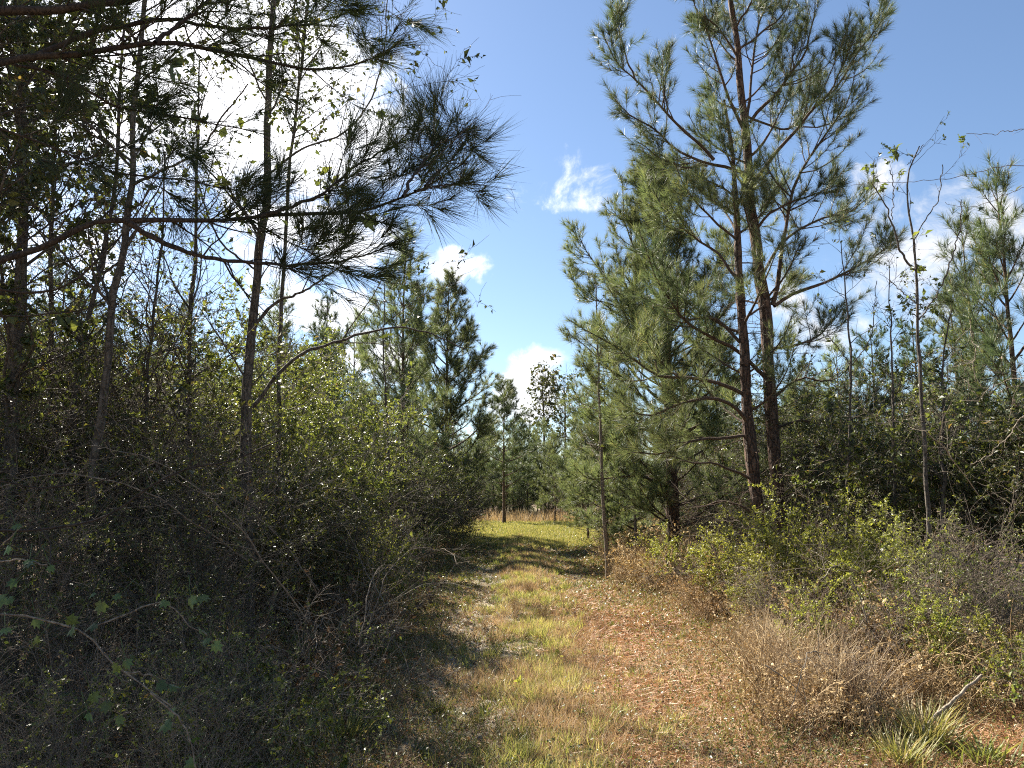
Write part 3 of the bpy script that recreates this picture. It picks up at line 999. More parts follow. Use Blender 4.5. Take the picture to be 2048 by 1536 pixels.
# --- the pine just out of frame on the left whose limbs hang over the view
def near_pine():
    r = np.random.default_rng(31)
    dep = 3.3
    foot = P(-560, 1400, 3.6)
    foot[2] = gz(foot[0], foot[1]) - 0.05
    root = thing('pine_tree', 'near pine beyond the left edge whose long needled limbs reach across the clouds', 'pine tree', tuple(foot))
    z = np.linspace(0, 7.5, 20)
    trunk = np.stack([foot[0] + 0.02 * np.sin(z), foot[1] + 0.03 * np.cos(z * 1.3), foot[2] + z], -1)
    g = Geo()
    g.tubes(trunk, np.linspace(.14, .06, 20), 12, lump=.05, r=r)
    g.build('trunk', M['pine_bark'], root, foot, True)
    J = lambda zz: np.array([foot[0], foot[1], zz])
    specs = [
        # pixels, depth start/end, radius, density settings
        ([(-60, 540), (0, 521), (70, 500), (130, 472), (185, 447), (260, 439), (350, 441), (440, 440), (520, 433), (620, 428), (700, 424), (755, 412), (805, 393), (850, 372), (890, 352), (925, 330)], .017, .004, dict(n=24, s0=.62, l=(.16, .36), full=.84), 1.33),
        ([(520, 433), (590, 410), (650, 385), (700, 340), (740, 315), (790, 290), (830, 250)], .008, .003, dict(n=12, s0=.25, l=(.12, .3), full=.45), 0),
        ([(805, 393), (830, 350), (862, 305), (890, 270), (905, 240)], .006, .003, dict(n=9, s0=.15, l=(.08, .20), full=.3), 0),
        ([(850, 372), (880, 340), (915, 305), (935, 275)], .005, .003, dict(n=6, s0=.15, l=(.07, .17), full=.25), 0),
        ([(830, 382), (870, 374), (910, 368), (945, 366)], .005, .003, dict(n=6, s0=.15, l=(.07, .17), full=.25), 0),
        ([(250, 443), (300, 470), (360, 500), (420, 517), (500, 526), (580, 530), (650, 527), (710, 515), (760, 500)], .010, .003, dict(n=15, s0=.45, l=(.12, .34), full=.62), 0),
        ([(-60, 145), (0, 125), (60, 115), (150, 108), (240, 97), (300, 86), (360, 88), (440, 103), (520, 120), (590, 133), (650, 140), (700, 132), (750, 112)], .020, .004, dict(n=20, s0=.45, l=(.2, .5), full=.7), 1.8),
        ([(60, 118), (110, 95), (170, 68), (230, 55), (300, 42), (350, 40), (420, 52), (500, 58), (580, 52), (650, 40), (720, 20)], .012, .003, dict(n=13, s0=.5, l=(.15, .4), full=.7), 0),
        ([(-60, 30), (0, 22), (100, 20), (190, 10), (260, 0), (330, -25), (450, -60), (600, -50), (700, -20)], .024, .005, dict(n=18, s0=.4, l=(.2, .45), full=.75), 2.2),
        ([(310, 85), (350, 55), (400, 15), (450, -30), (520, -70)], .009, .003, dict(n=10, s0=.3, l=(.2, .5), full=.5), 0),
        ([(-60, 110), (30, 130), (120, 150), (180, 185), (240, 215), (330, 228), (420, 245), (500, 262)], .009, .003, dict(n=12, s0=.4, l=(.15, .35), full=.72), 2.0),
        ([(-60, 240), (0, 258), (90, 290), (170, 320), (230, 345), (330, 357), (400, 366), (470, 380)], .008, .003, dict(n=12, s0=.5, l=(.12, .3), full=.75), 1.6),
        # lower, bare dead limbs
        ([(-60, 565), (0, 580), (60, 583), (110, 577), (165, 550), (200, 510), (235, 478)], .010, .004, None, 1.2),
        ([(-60, 640), (0, 634), (80, 630), (150, 622), (210, 605), (260, 590)], .006, .002, None, 1.1),
        ([(-60, 1078), (0, 1062), (90, 1055), (170, 1045), (230, 1020), (300, 975), (370, 940), (460, 920), (560, 880)], .008, .003, None, .5),
        ([(-60, 950), (0, 963), (50, 973), (120, 975), (200, 962), (250, 945)], .006, .003, None, .7),
        ([(-60, 1100), (20, 1110), (90, 1120), (190, 1128), (260, 1115)], .005, .002, None, .4),
    ]
    for k, (px, r0, r1, gr, zz) in enumerate(specs):
        n = len(px)
        pts = [P(x, y, dep + (0.55 if gr else 0.2) * (i / n) + 0.12 * math.sin(k * 2.1)) for i, (x, y) in enumerate(px)]
        if zz:
            f0 = pts[0]
            pts = [np.array([foot[0], foot[1], f0[2] - 0.12]) * 1.0, (np.array([foot[0], foot[1], f0[2] - 0.1]) + f0) / 2] + pts
        path = cat(pts, 40)
        path = wiggle(path, 0.003, r)
        rr = np.interp(np.linspace(0, 1, 40), [0, .3, 1], [r0 * 1.35, r0, r1]) * (1 + 0.08 * r.normal(size=40))
        wd, nd = Geo(), Geo()
        wd.tubes(path, rr, 7, lump=.07, r=r)
        if gr:
            n2 = int(gr['n'] * 0.9)
            P2, R2, s2 = grow(path[None], rr[None], n2, gr['s0'], .98, gr['l'], (.45, .95), 0.28, 7, .09, r, flat=.45, rmin=.002)
            wd.tubes(P2, R2, 4)
            P3, R3, s3 = grow(P2, R2, n2 * 2, .3, .95, (.07, .2), (.5, 1.0), .3, 5, .1, r, flat=.3, rmin=.0016)
            wd.tubes(P3, R3, 4)
            a, b = shoots_of(path[None], gr['full'])
            needles(nd, a, b, r, 220, .24, .0022, ang=(10, 42), sag=.03, bend=True)
            for Q, q0, dn in ((P2, .5, 150), (P3, .2, 140)):
                a, b = shoots_of(Q, q0)
                needles(nd, a, b, r, dn, .22, .0023, ang=(12, 46), sag=.05, bend=True)
            e = np.concatenate([path[None][:, -1], P2[:, -1], P3[:, -1]])
            de = nrm(np.concatenate([path[None][:, -1] - path[None][:, -2], P2[:, -1] - P2[:, -2], P3[:, -1] - P3[:, -2]]))
            needles(nd, e - de * .05, e + de * .02, r, 420, .23, .0021, ang=(5, 38), sag=.03, bend=True)
            cp = np.stack([e, e + nrm(de + [0, 0, .5]) * .035], 1)
            wd.tubes(cp, np.full((len(e), 2), .0045) * [1, .5], 5, val=.5)
            # bare side twigs on the inner part
            P4, R4, _ = grow(path[None], rr[None], 10, .18, .8, (.12, .45), (.6, 1.2), 0, 6, .16, r, rmin=.0014)
            wd.tubes(P4, R4, 3)
            P5, R5, _ = grow(P4, R4, 26, .2, .95, (.05, .2), (.6, 1.1), 0, 4, .2, r, rmin=.001)
            wd.tubes(P5, R5, 3)
        else:
            P4, R4, _ = grow(path[None], rr[None], 14, .25, .95, (.15, .55), (.5, 1.0), 0, 6, .16, r, rmin=.0014)
            wd.tubes(P4, R4, 3)
            P5, R5, _ = grow(P4, R4, 30, .2, .95, (.06, .25), (.6, 1.1), 0, 4, .2, r, rmin=.001)
            wd.tubes(P5, R5, 3)
        o = wd.build('limb', M['silhouette_bark'], root, foot, True)
        nd.build('needles', M['needle_silhouette'], o, foot)


near_pine()

# --- pines in the middle distance
def pine_at(px, top_y, depth, name='pine_tree'):
    x = X(px, depth)
    h = P(px, top_y, depth)[2] - gz(x, depth)
    return x, depth, h


x, y, h = pine_at(803, 468, 22)
make_pine('pine_tree', 'slim upright pine left of the track, its spire against the small cloud', h, 2.2, 2.2, 41, .09, 110, .24, .0095, 'needle_light', .56, 4.4, 1.7, 8, (x, y, gz(x, y)), ang_lo=66, ang_hi=26)
x, y, h = pine_at(893, 560, 26)
make_pine('pine_tree', 'bushy pine left of the track with its crown against the blue gap', h, 1.6, 2.9, 42, .10, 120, .24, .0100, 'needle_light', .5, 4.8, 1.8, 8, (x, y, gz(x, y)), ang_lo=70, ang_hi=28)
x, y, h = pine_at(1008, 762, 43)
make_pine('pine_tree', 'small dark pine standing at the far left end of the meadow', h, 2.2, 2.5, 43, .10, 80, .26, .015, 'needle', .6, 5, 1.6, 5, (x, y, gz(x, y)))

# shared pine kinds for the rest of the plantation
KP = {}
def pine_kind(key, **kw):
    KP[key] = dict(kw=kw, src=None)
pine_kind('a', h=8.0, z0=1.8, spread=1.9, seed=51, base_r=.095, dens=70, nl=.25, w=.014, mat='needle_far', step=.6, per=4.2, n3f=1.4)
pine_kind('b', h=7.0, z0=1.2, spread=1.5, seed=52, base_r=.085, dens=75, nl=.24, w=.013, mat='needle_light', step=.55, per=4.2, n3f=1.4)
pine_kind('c', h=5.0, z0=0.7, spread=1.4, seed=53, base_r=.06, dens=85, nl=.22, w=.012, mat='needle_light', step=.45, per=4.2, n3f=1.4)
pine_kind('n', h=6.0, z0=1.2, spread=1.2, seed=55, base_r=.07, dens=120, nl=.22, w=.0065, mat='needle', step=.55, per=3.8, n3f=1.5, ang_lo=60, ang_hi=22)
pine_kind('far', h=16.0, z0=6.0, spread=3.2, seed=54, base_r=.2, dens=22, nl=.4, w=.05, mat='needle_far', step=1.1, per=4.5, n3f=1.0, dead=4)


def place_pine(key, label, px=None, top_y=None, depth=None, h=None, x=None, rz=0.0, group=None):
    K = KP[key]
    if x is None:
        x = X(px, depth)
    if h is None:
        h = P(px, top_y, depth)[2] - gz(x, depth)
    sc = h / K['kw']['h']
    sw = sc ** 0.7
    loc = (x, depth, gz(x, depth) - 0.03)
    if K['src'] is None:
        o = make_pine('pine_tree', label, loc=(0, 0, 0), group=group, **K['kw'])
        o.location = loc; o.rotation_euler = (0, 0, rz); o.scale = (sw, sw, sc)
        K['src'] = o
    else:
        o = copy_thing(K['src'], label, loc, rz, (sw, sw, sc), group)
    if group is None and 'group' in o:
        del o['group']
    return o


single = [
    ('c', 'low round young pine with a short bare trunk at the far meadow edge', 1110, 872, 44, .3),
    ('b', 'pale young pine on the right meadow edge behind the slim bare trunk', 1165, 800, 36, 1.1),
    ('c', 'small bushy pine crowded against the right side of the meadow entrance', 1175, 905, 27, 2.2),
    ('n', 'pine with upright pale candles at the right edge of the view', 2052, 380, 12.5, 1.0),
    ('n', 'shorter pine tip just left of the candle topped pine at the right edge', 1975, 465, 16.5, 2.6),
    ('b', 'slender pine rising behind the yellow leaf shrub on the far left', 540, 598, 27, .5),
    ('a', 'dark pine whose top shows between the left trunks and the arching bare stem', 640, 590, 31, 3.0),
    ('c', 'short pine under the arching bare stem left of the slim spire pine', 735, 790, 20, 1.7),
    ('a', 'dark rounded pine beyond the bare saplings on the right', 1765, 655, 24, 4.0),
    ('b', 'pine behind the thicket between the two bare saplings', 1690, 700, 21, 5.0),
    ('a', 'dark pine directly behind the tall bare sapling on the right', 1850, 640, 27, .9),
    ('b', 'shadowed pine at the back of the right thicket near the frame edge', 1935, 590, 19, 2.0),
    ('c', 'young pine with drooping needles beneath the broad pale pine', 1268, 905, 17.5, 2.8),
    ('b', 'pale pine just behind the slim bare trunk right of the track', 1212, 720, 18.5, 5.1),
    ('b', 'leafy green pine filling the gap behind the twin trunks', 1440, 700, 22, 3.6),
    ('b', 'pine showing through to the right of the twin trunks', 1625, 740, 19, 1.4),
    ('a', 'pine in deep shade behind the leftmost trunk', 90, 520, 22, 2.4),
    ('a', 'pine behind the pale leaning stem on the left', 330, 600, 26, 5.4),
    ('b', 'greyish pine tip to the left of the slim spire pine', 700, 655, 34, 4.4),
]
for k, lab, px, ty, dep, rz in single:
    place_pine(k, lab, px, ty, dep, rz=rz)
# rows of young pines closing the far side of the meadow
rp = np.random.default_rng(77)
for i in range(26):
    px = 900 + i * 13.5 + rp.uniform(-8, 8)
    dep = rp.uniform(46, 60)
    if 1085 < px < 1135 and dep < 50:
        dep += 8
    place_pine('abc'[i % 3], 'young pine in the row closing the far side of the meadow', px=px, top_y=rp.uniform(835, 925), depth=dep, rz=rp.uniform(0, 6.28), group='pines beyond the meadow')
for i in range(34):
    place_pine('cb'[i % 2], 'pine filling the back row of the wood beyond the meadow', px=830 + i * 13 + rp.uniform(-8, 8), top_y=rp.uniform(880, 945), depth=rp.uniform(58, 74), rz=rp.uniform(0, 6.28), group='back row pines beyond the meadow')
for i in range(34):
    dep = rp.uniform(26, 55)
    left = i % 2
    px = rp.uniform(-80, 820) if left else rp.uniform(1290, 2140)
    if left:
        ty = rp.uniform(660, 800)
    else:
        ty = rp.uniform(740, 850)
    place_pine('abc'[i % 3], 'plantation pine standing behind the %s thicket' % ('left' if left else 'right'), px=px, top_y=ty, depth=dep, rz=rp.uniform(0, 6.28),
               group='plantation pines behind the %s thicket' % ('left' if left else 'right'))
for i in range(30):
    dep = rp.uniform(85, 140)
    px = -100 + i * 78 + rp.uniform(-30, 30)
    ty = rp.uniform(838, 905)
    if 1085 < px < 1240:
        ty = rp.uniform(785, 830)
    place_pine('far', 'tall distant forest pine above the young trees', px=px, top_y=ty, depth=dep, rz=rp.uniform(0, 6.28), group='distant forest pines')


# ------------------------------------------------------------------ broadleaved trees, saplings and shrubs
def shrub_geo(r, H, n0, spread, n1, n2, nleaf, leaf, ratio, arch=0.25, l1=0.45, l2=0.25, rad=0.008, wander=0.12, clump=1, lval=(.5, .22), lsrc=2, upbias=.45, n3=0, s1=0.2, stems_straight=0.35):
    """stems from one foot, twigs on them, leaves on the twigs"""
    wd, lf = Geo(), Geo()
    a = r.uniform(0, 6.28, n0)
    b = np.abs(r.normal(0, 0.12 * spread, n0))
    base = np.stack([np.cos(a) * b, np.sin(a) * b, np.full(n0, -0.03)], -1)
    lean = r.uniform(0.1, 1.0, n0) * stems_straight * spread / H * 2
    d = nrm(np.stack([np.cos(a) * lean, np.sin(a) * lean, np.ones(n0)], -1))
    L = H * r.uniform(0.6, 1.08, n0)
    k = 8
    pts = [base]
    for i in range(k - 1):
        pts.append(pts[-1] + d * (L / (k - 1))[:, None])
        d = d + r.normal(size=d.shape) * wander * 0.7
        d[:, :2] += np.stack([np.cos(a), np.sin(a)], -1) * arch / (k - 1)
        d[:, 2] -= arch * (i / k) ** 2 * 1.2
        d = nrm(d)
    P0 = np.stack(pts, 1)
    R0_ = (rad * r.uniform(.6, 1.2, n0))[:, None] * np.linspace(1, .3, k)[None]
    wd.tubes(P0, R0_, 5)
    P1, R1, _ = grow(P0, R0_, n1, s1, 1.0, lambda s, pl: l1 * H * (1.15 - 0.7 * s), (.45, 1.0), .12, 6, wander, r, rmin=.0032)
    wd.tubes(P1, R1, 4)
    P2, R2, _ = grow(P1, R1, n2, .15, 1.0, (l2 * .5, l2 * 1.3), (.5, 1.1), .1, 4, wander * 1.3, r, rmin=.0026)
    wd.tubes(P2, R2, 3)
    src = [P1, P2][lsrc - 1]
    if n3:
        P3, R3, _ = grow(P2, R2, n3, .1, 1.0, (l2 * .25, l2 * .7), (.5, 1.2), 0, 4, wander * 1.5, r, rmin=.0022)
        wd.tubes(P3, R3, 3)
        src = P3
    if nleaf:
        leaves(lf, src, nleaf, r, leaf, ratio, .05, KITE, lval, upbias, 0.15, clump, leaf * 0.7)
        leaves(lf, P1, nleaf // 5, r, leaf, ratio, .4, KITE, lval, upbias, 0.15, clump, leaf * 0.7)
    return wd, lf


SK = {}
def shrub_kind(key, wood, leafm, seed, **kw):
    SK[key] = (wood, leafm, seed, kw)
    SK[key + '_src'] = None


shrub_kind('leafy1', 'twig', 'leaf_bright', 101, H=1.8, n0=9, spread=1.0, n1=80, n2=420, nleaf=7800, leaf=.029, ratio=.55, l1=.35, l2=.24)
shrub_kind('leafy2', 'twig', 'leaf_green', 102, H=2.6, n0=9, spread=1.2, n1=100, n2=560, nleaf=9500, leaf=.036, ratio=.52, l1=.32, l2=.3)
shrub_kind('dark1', 'twig', 'leaf_dark', 103, H=3.0, n0=8, spread=1.3, n1=120, n2=700, nleaf=13000, leaf=.037, ratio=.42, l1=.30, l2=.32)
shrub_kind('dark2', 'grey_bark', 'leaf_dark', 104, H=3.4, n0=6, spread=1.1, n1=110, n2=700, nleaf=11000, leaf=.040, ratio=.38, l1=.28, l2=.34)
shrub_kind('twiggy1', 'twig', 'leaf_green', 105, H=2.6, n0=12, spread=1.4, n1=110, n2=520, nleaf=3000, leaf=.028, ratio=.55, l1=.42, l2=.35, n3=500, wander=.2)
shrub_kind('twiggy2', 'twig', 'leaf_brown', 106, H=1.9, n0=13, spread=1.4, n1=120, n2=520, nleaf=1500, leaf=.030, ratio=.5, l1=.42, l2=.3, n3=450, wander=.22)
shrub_kind('bramble', 'twig', 'leaf_green', 107, H=1.5, n0=18, spread=1.6, n1=100, n2=420, nleaf=3200, leaf=.030, ratio=.62, arch=1.3, l1=.3, l2=.2, rad=.005, wander=.16)
shrub_kind('vine', 'twig', 'leaf_green', 108, H=3.6, n0=7, spread=1.0, n1=110, n2=700, nleaf=7500, leaf=.038, ratio=.6, arch=.7, l1=.34, l2=.5, n3=700, wander=.24)
shrub_kind('twiggy3', 'grey_bark', 'leaf_dark', 111, H=3.6, n0=11, spread=1.3, n1=150, n2=800, nleaf=6500, leaf=.030, ratio=.5, l1=.34, l2=.42, n3=900, wander=.2, s1=.1)
shrub_kind('leafy3', 'twig', 'leaf_fresh', 112, H=4.0, n0=9, spread=1.4, n1=130, n2=800, nleaf=14000, leaf=.042, ratio=.55, l1=.26, l2=.36)
shrub_kind('low', 'twig', 'leaf_bright', 109, H=.8, n0=12, spread=.8, n1=80, n2=320, nleaf=4200, leaf=.020, ratio=.55, l1=.35, l2=.14, rad=.004)
shrub_kind('lowbrown', 'twig', 'leaf_brown', 110, H=.8, n0=12, spread=.9, n1=70, n2=260, nleaf=900, leaf=.026, ratio=.5, l1=.4, l2=.16, n3=180, rad=.004, wander=.2)


def place_shrub(key, label, x, y, sc=1.0, rz=None, group=None, name='shrub', cat_='shrub', tilt=0.0, zs=1.0):
    wood, leafm, seed, kw = SK[key]
    rz = (x * 7.7 + y * 3.1) % 6.28 if rz is None else rz
    loc = (x, y, gz(x, y) - 0.01)
    src = SK[key + '_src']
    if src is None:
        r = np.random.default_rng(seed)
        wd, lf = shrub_geo(r, **kw)
        root = thing(name, label, cat_, loc, rz, (sc, sc, sc * zs), group)
        wd.build('stem', M[wood], root, smooth=True)
        lf.build('foliage', M[leafm], root)
        SK[key + '_src'] = root
        root.rotation_euler = (tilt, 0, rz)
        return root
    o = copy_thing(src, label, loc, rz, (sc, sc, sc * zs), group, tilt)
    o.name = name
    o['category'] = cat_
    if group is None and 'group' in o:
        del o['group']
    return o


H_OF = {k: SK[k][3]['H'] for k in SK if not k.endswith('_src')}

# thicket left of the track, from the camera to the meadow
rs = np.random.default_rng(201)
rows = []
y = 3.4
while y < 34:
    n = 7 if y < 14 else 7
    for j in range(n):
        off = 0.30 + j * (0.95 if y < 12 else 1.3) + rs.uniform(-.3, .3)
        yy = y + rs.uniform(-.45, .45)
        x = float(LANE_L(yy)) - off
        if y > 27:
            x = float(np.interp(yy, [27, 34], [-1.9, -4.2])) - off
        if x < -0.82 * yy - 1.6:
            continue
        rows.append((x, yy, off, j))
    y += 1.15 + 0.055 * y
for x, yy, off, j in rows:
    # taller further from the track
    Ht = np.clip(0.75 + off * 1.05 + max(0, (yy - 8)) * 0.06, .6, 4.7) * rs.uniform(.8, 1.15)
    if yy < 5.2:
        Ht = min(Ht, 1.0)
    elif yy < 7:
        Ht = min(Ht, 2.3)
    if Ht < 1.0:
        k = rs.choice(['low', 'lowbrown', 'bramble', 'lowbrown'])
    elif Ht < 2.2:
        k = rs.choice(['bramble', 'twiggy2', 'leafy1', 'leafy2', 'twiggy1', 'leafy1'] if yy > 9 else ['twiggy1', 'twiggy3', 'bramble', 'twiggy1', 'twiggy2', 'vine'])
    else:
        k = rs.choice(['twiggy3', 'vine', 'leafy2', 'twiggy3', 'dark1', 'leafy3', 'twiggy1', 'twiggy3'])
    sc = Ht / H_OF[k]
    lab, grp = {
        'low': ('low bush of small bright leaves at the foot of the left thicket', 'low bushes in the left thicket'),
        'lowbrown': ('low tangle of brown twigs at the foot of the left thicket', 'low brown tangles in the left thicket'),
        'bramble': ('arching bramble with small green leaves in the left thicket', 'brambles in the left thicket'),
        'twiggy1': ('bare twiggy shrub with few green leaves in the left thicket', 'twiggy shrubs in the left thicket'),
        'leafy3': ('tall bright leafed shrub in the left thicket', 'tall bright shrubs in the left thicket'),
        'twiggy3': ('tall grey tangle of bare twigs in the left thicket', 'tall twig tangles in the left thicket'),
        'twiggy2': ('brown leafless brush in the shade of the left thicket', 'brown brush in the left thicket'),
        'leafy1': ('bright leafed shrub in the left thicket', 'bright shrubs in the left thicket'),
        'leafy2': ('green leafed shrub in the left thicket', 'green shrubs in the left thicket'),
        'dark1': ('dense dark olive shrub in the left thicket', 'dark shrubs in the left thicket'),
        'dark2': ('tall narrow leaved dark shrub in the left thicket', 'tall dark shrubs in the left thicket'),
        'vine': ('vine draped shrub in the left thicket', 'vine draped shrubs in the left thicket')}[k]
    place_shrub(k, lab, x, yy, sc, rs.uniform(0, 6.28), grp)

# thicket right of the track
rows = []
y = 5.4
while y < 36:
    n = 4 if y < 12 else 5
    for j in range(n):
        off = 0.55 + j * (1.0 if y < 12 else 1.4) + rs.uniform(-.3, .3)
        yy = y + rs.uniform(-.45, .45)
        x = float(LANE_R(yy)) + off
        if y < 7:
            x += .35
        if x > 0.78 * yy + 1.0:
            continue
        rows.append((x, yy, off))
    y += 1.15 + 0.06 * y
for x, yy, off in rows:
    Ht = np.clip(0.4 + off * 0.80 + max(0, (yy - 9)) * 0.05, .45, 4.3) * rs.uniform(.8, 1.15)
    if yy < 7:
        Ht = min(Ht, .9)
    elif yy < 9.5 and off < 3:
        Ht = min(Ht, 1.35)
    if Ht < 1.0:
        k = rs.choice(['lowbrown', 'lowbrown', 'low', 'bramble', 'twiggy2'])
    elif Ht < 2.0:
        k = rs.choice(['twiggy2', 'leafy1', 'bramble', 'twiggy1', 'twiggy2'])
    else:
        k = rs.choice(['dark1', 'twiggy3', 'twiggy1', 'vine', 'dark1', 'twiggy3'])
    sc = Ht / H_OF[k]
    lab, grp = {
        'low': ('low bush of small bright leaves along the right thicket', 'low bushes in the right thicket'),
        'lowbrown': ('low brown tangle of dry twigs along the right thicket', 'low brown tangles in the right thicket'),
        'bramble': ('arching bramble with small green leaves in the right thicket', 'brambles in the right thicket'),
        'twiggy1': ('bare twiggy shrub with few green leaves in the right thicket', 'twiggy shrubs in the right thicket'),
        'twiggy3': ('tall grey tangle of bare twigs in the right thicket', 'tall twig tangles in the right thicket'),
        'twiggy2': ('brown leafless brush in the right thicket', 'brown brush in the right thicket'),
        'leafy1': ('bright leafed shrub in the right thicket', 'bright shrubs in the right thicket'),
        'leafy2': ('green leafed shrub in the right thicket', 'green shrubs in the right thicket'),
        'dark1': ('dense dark olive shrub in the right thicket', 'dark shrubs in the right thicket'),
        'dark2': ('tall narrow leaved dark shrub in the right thicket', 'tall dark shrubs in the right thicket'),
        'vine': ('vine draped shrub in the right thicket', 'vine draped shrubs in the right thicket')}[k]
    place_shrub(k, lab, x, yy, sc, rs.uniform(0, 6.28), grp)

# one shrub added for its shadow, and shrubs that stand out in the photo
for k, lab, px, dep, Ht in [
    ('leafy1', 'yellow green sunlit shrub in front of the twin pine trunks', 1560, 9.3, 1.25),
    ('leafy1', 'yellow green shrub right of the twin trunks, beside the sunlit one', 1665, 8.9, 1.2),
    ('leafy1', 'small sunlit green bush on the edge of the pine straw', 1515, 8.3, .85),
    ('leafy1', 'light leafed bush at the foot of the broad pale pine', 1360, 12.5, 1.05),
    ('leafy1', 'sprawling pale green shrub nearest the bare sapling', 1760, 8.2, 1.25),
    ('leafy3', 'tall bright yellow green shrub behind the middle left trunk', 560, 14.5, 4.3),
    ('leafy3', 'bright green shrub right of the middle left trunk under the arching stem', 650, 15.5, 3.7),
    ('leafy3', 'rounded light green shrub beside the dark brush heap', 735, 17.0, 3.1),
    ('leafy3', 'green shrub between the two left trunks', 430, 13.5, 4.2),
    ('leafy1', 'pale green bush low in front of the dark brush heap', 700, 11.0, 1.5),
    ('twiggy2', 'dark heap of dead brush hanging over the left edge of the track', 868, 20.0, 2.9),
    ('twiggy3', 'tall tangle of dark twigs just in front of the dead brush heap', 835, 17.5, 2.7),
    ('dark2', 'dark narrow leaved bush nearest the meadow on the left', 938, 27.5, 2.9),
    ('twiggy3', 'dark twiggy bush leaning over the shaded stretch of track', 905, 21.8, 2.5),
    ('dark1', 'rounded dark bush bulging toward the track behind the dead brush heap', 895, 23.5, 3.1),
    ('twiggy2', 'brown dead brush leaning out nearest the meadow on the left', 925, 26.0, 2.0),
    ('leafy3', 'yellow green shrub high in the thicket just left of the slim spire pine', 700, 19.0, 4.2),
    ('leafy3', 'yellow green shrub low beneath the slim spire pine', 790, 18.0, 2.6),
    ('leafy3', 'bright shrub at the back between the second and third left trunks', 330, 16.0, 4.3),
    ('leafy3', 'leafy shrub standing just right of the tall slim trunk on the left', 600, 9.8, 4.1),
    ('twiggy2', 'low dark tangle filling the bottom left corner', 180, 4.3, 1.0),
    ('bramble', 'bramble under the lobed leaf sapling at the lower left', 330, 4.6, .95),
    ('twiggy1', 'twiggy bush behind the lobed leaf sapling', 420, 5.2, 1.2),
    ('bramble', 'green bramble near the bottom edge, left of the track', 560, 4.9, .7),
    ('lowbrown', 'brown twig tangle at the bottom edge left of the track', 470, 4.5, .7),
    ('twiggy1', 'dark bush against the left frame edge under the dead limbs', 40, 5.2, 1.7),
    ('bramble', 'bramble mound between the lower left grass tufts and the brush', 610, 6.2, .9),
    ('twiggy1', 'dense dark brush at the foot of the second trunk from the left', 230, 5.9, 1.6),
    ('twiggy2', 'dark brush in front of the tall slim trunk', 470, 6.6, 1.4),
    ('twiggy3', 'tall twiggy shrub whose shadow falls across the near track', 668, 8.7, 2.6),  # added here to throw its shadow onto the near track
    ('leafy2', 'green leafed shrub just behind the tall twiggy one on the near left', 640, 9.6, 2.7),
    ('leafy1', 'wide yellow green shrub left of the twin trunks feet', 1470, 9.9, 1.3),
    ('leafy1', 'yellow green shrub with the tallest shoots beside the twin trunks', 1610, 9.9, 1.6),
    ('leafy1', 'sunny shrub between the wide yellow green ones and the tall sapling', 1710, 9.4, 1.45),
    ('twiggy2', 'waist high brown brush in front of the yellow green shrubs', 1590, 7.7, 1.1),
    ('twiggy2', 'brown brush to the right of the waist high brush', 1740, 7.2, 1.15),
    ('twiggy1', 'tangled tall brush in the right foreground near the frame edge', 1930, 7.0, 1.7),
    ('bramble', 'green bramble sprawling over the brown brush at right', 1800, 6.9, 1.0),
    ('leafy1', 'sunny small bush among brown weeds at the right foreground', 1620, 6.9, .8),
    ('leafy1', 'sunny bush in the right foreground behind the cut stick', 1860, 6.6, .9),
    ('low', 'low bright plant at the very right frame edge', 2020, 5.8, .7),
    ('dark1', 'dense tall olive shrub behind the bare sapling on the right', 1880, 9.8, 4.0),
    ('dark1', 'dense olive shrub at the right frame edge', 2010, 9.0, 3.8),
    ('dark2', 'tall dark shrub between the two right saplings', 1765, 11.5, 3.7),
    ('vine', 'vine covered shrub right of the twin trunks', 1660, 12.5, 2.9)]:
    x = X(px, dep)
    place_shrub(k, lab, x, dep, Ht / H_OF[k], None)


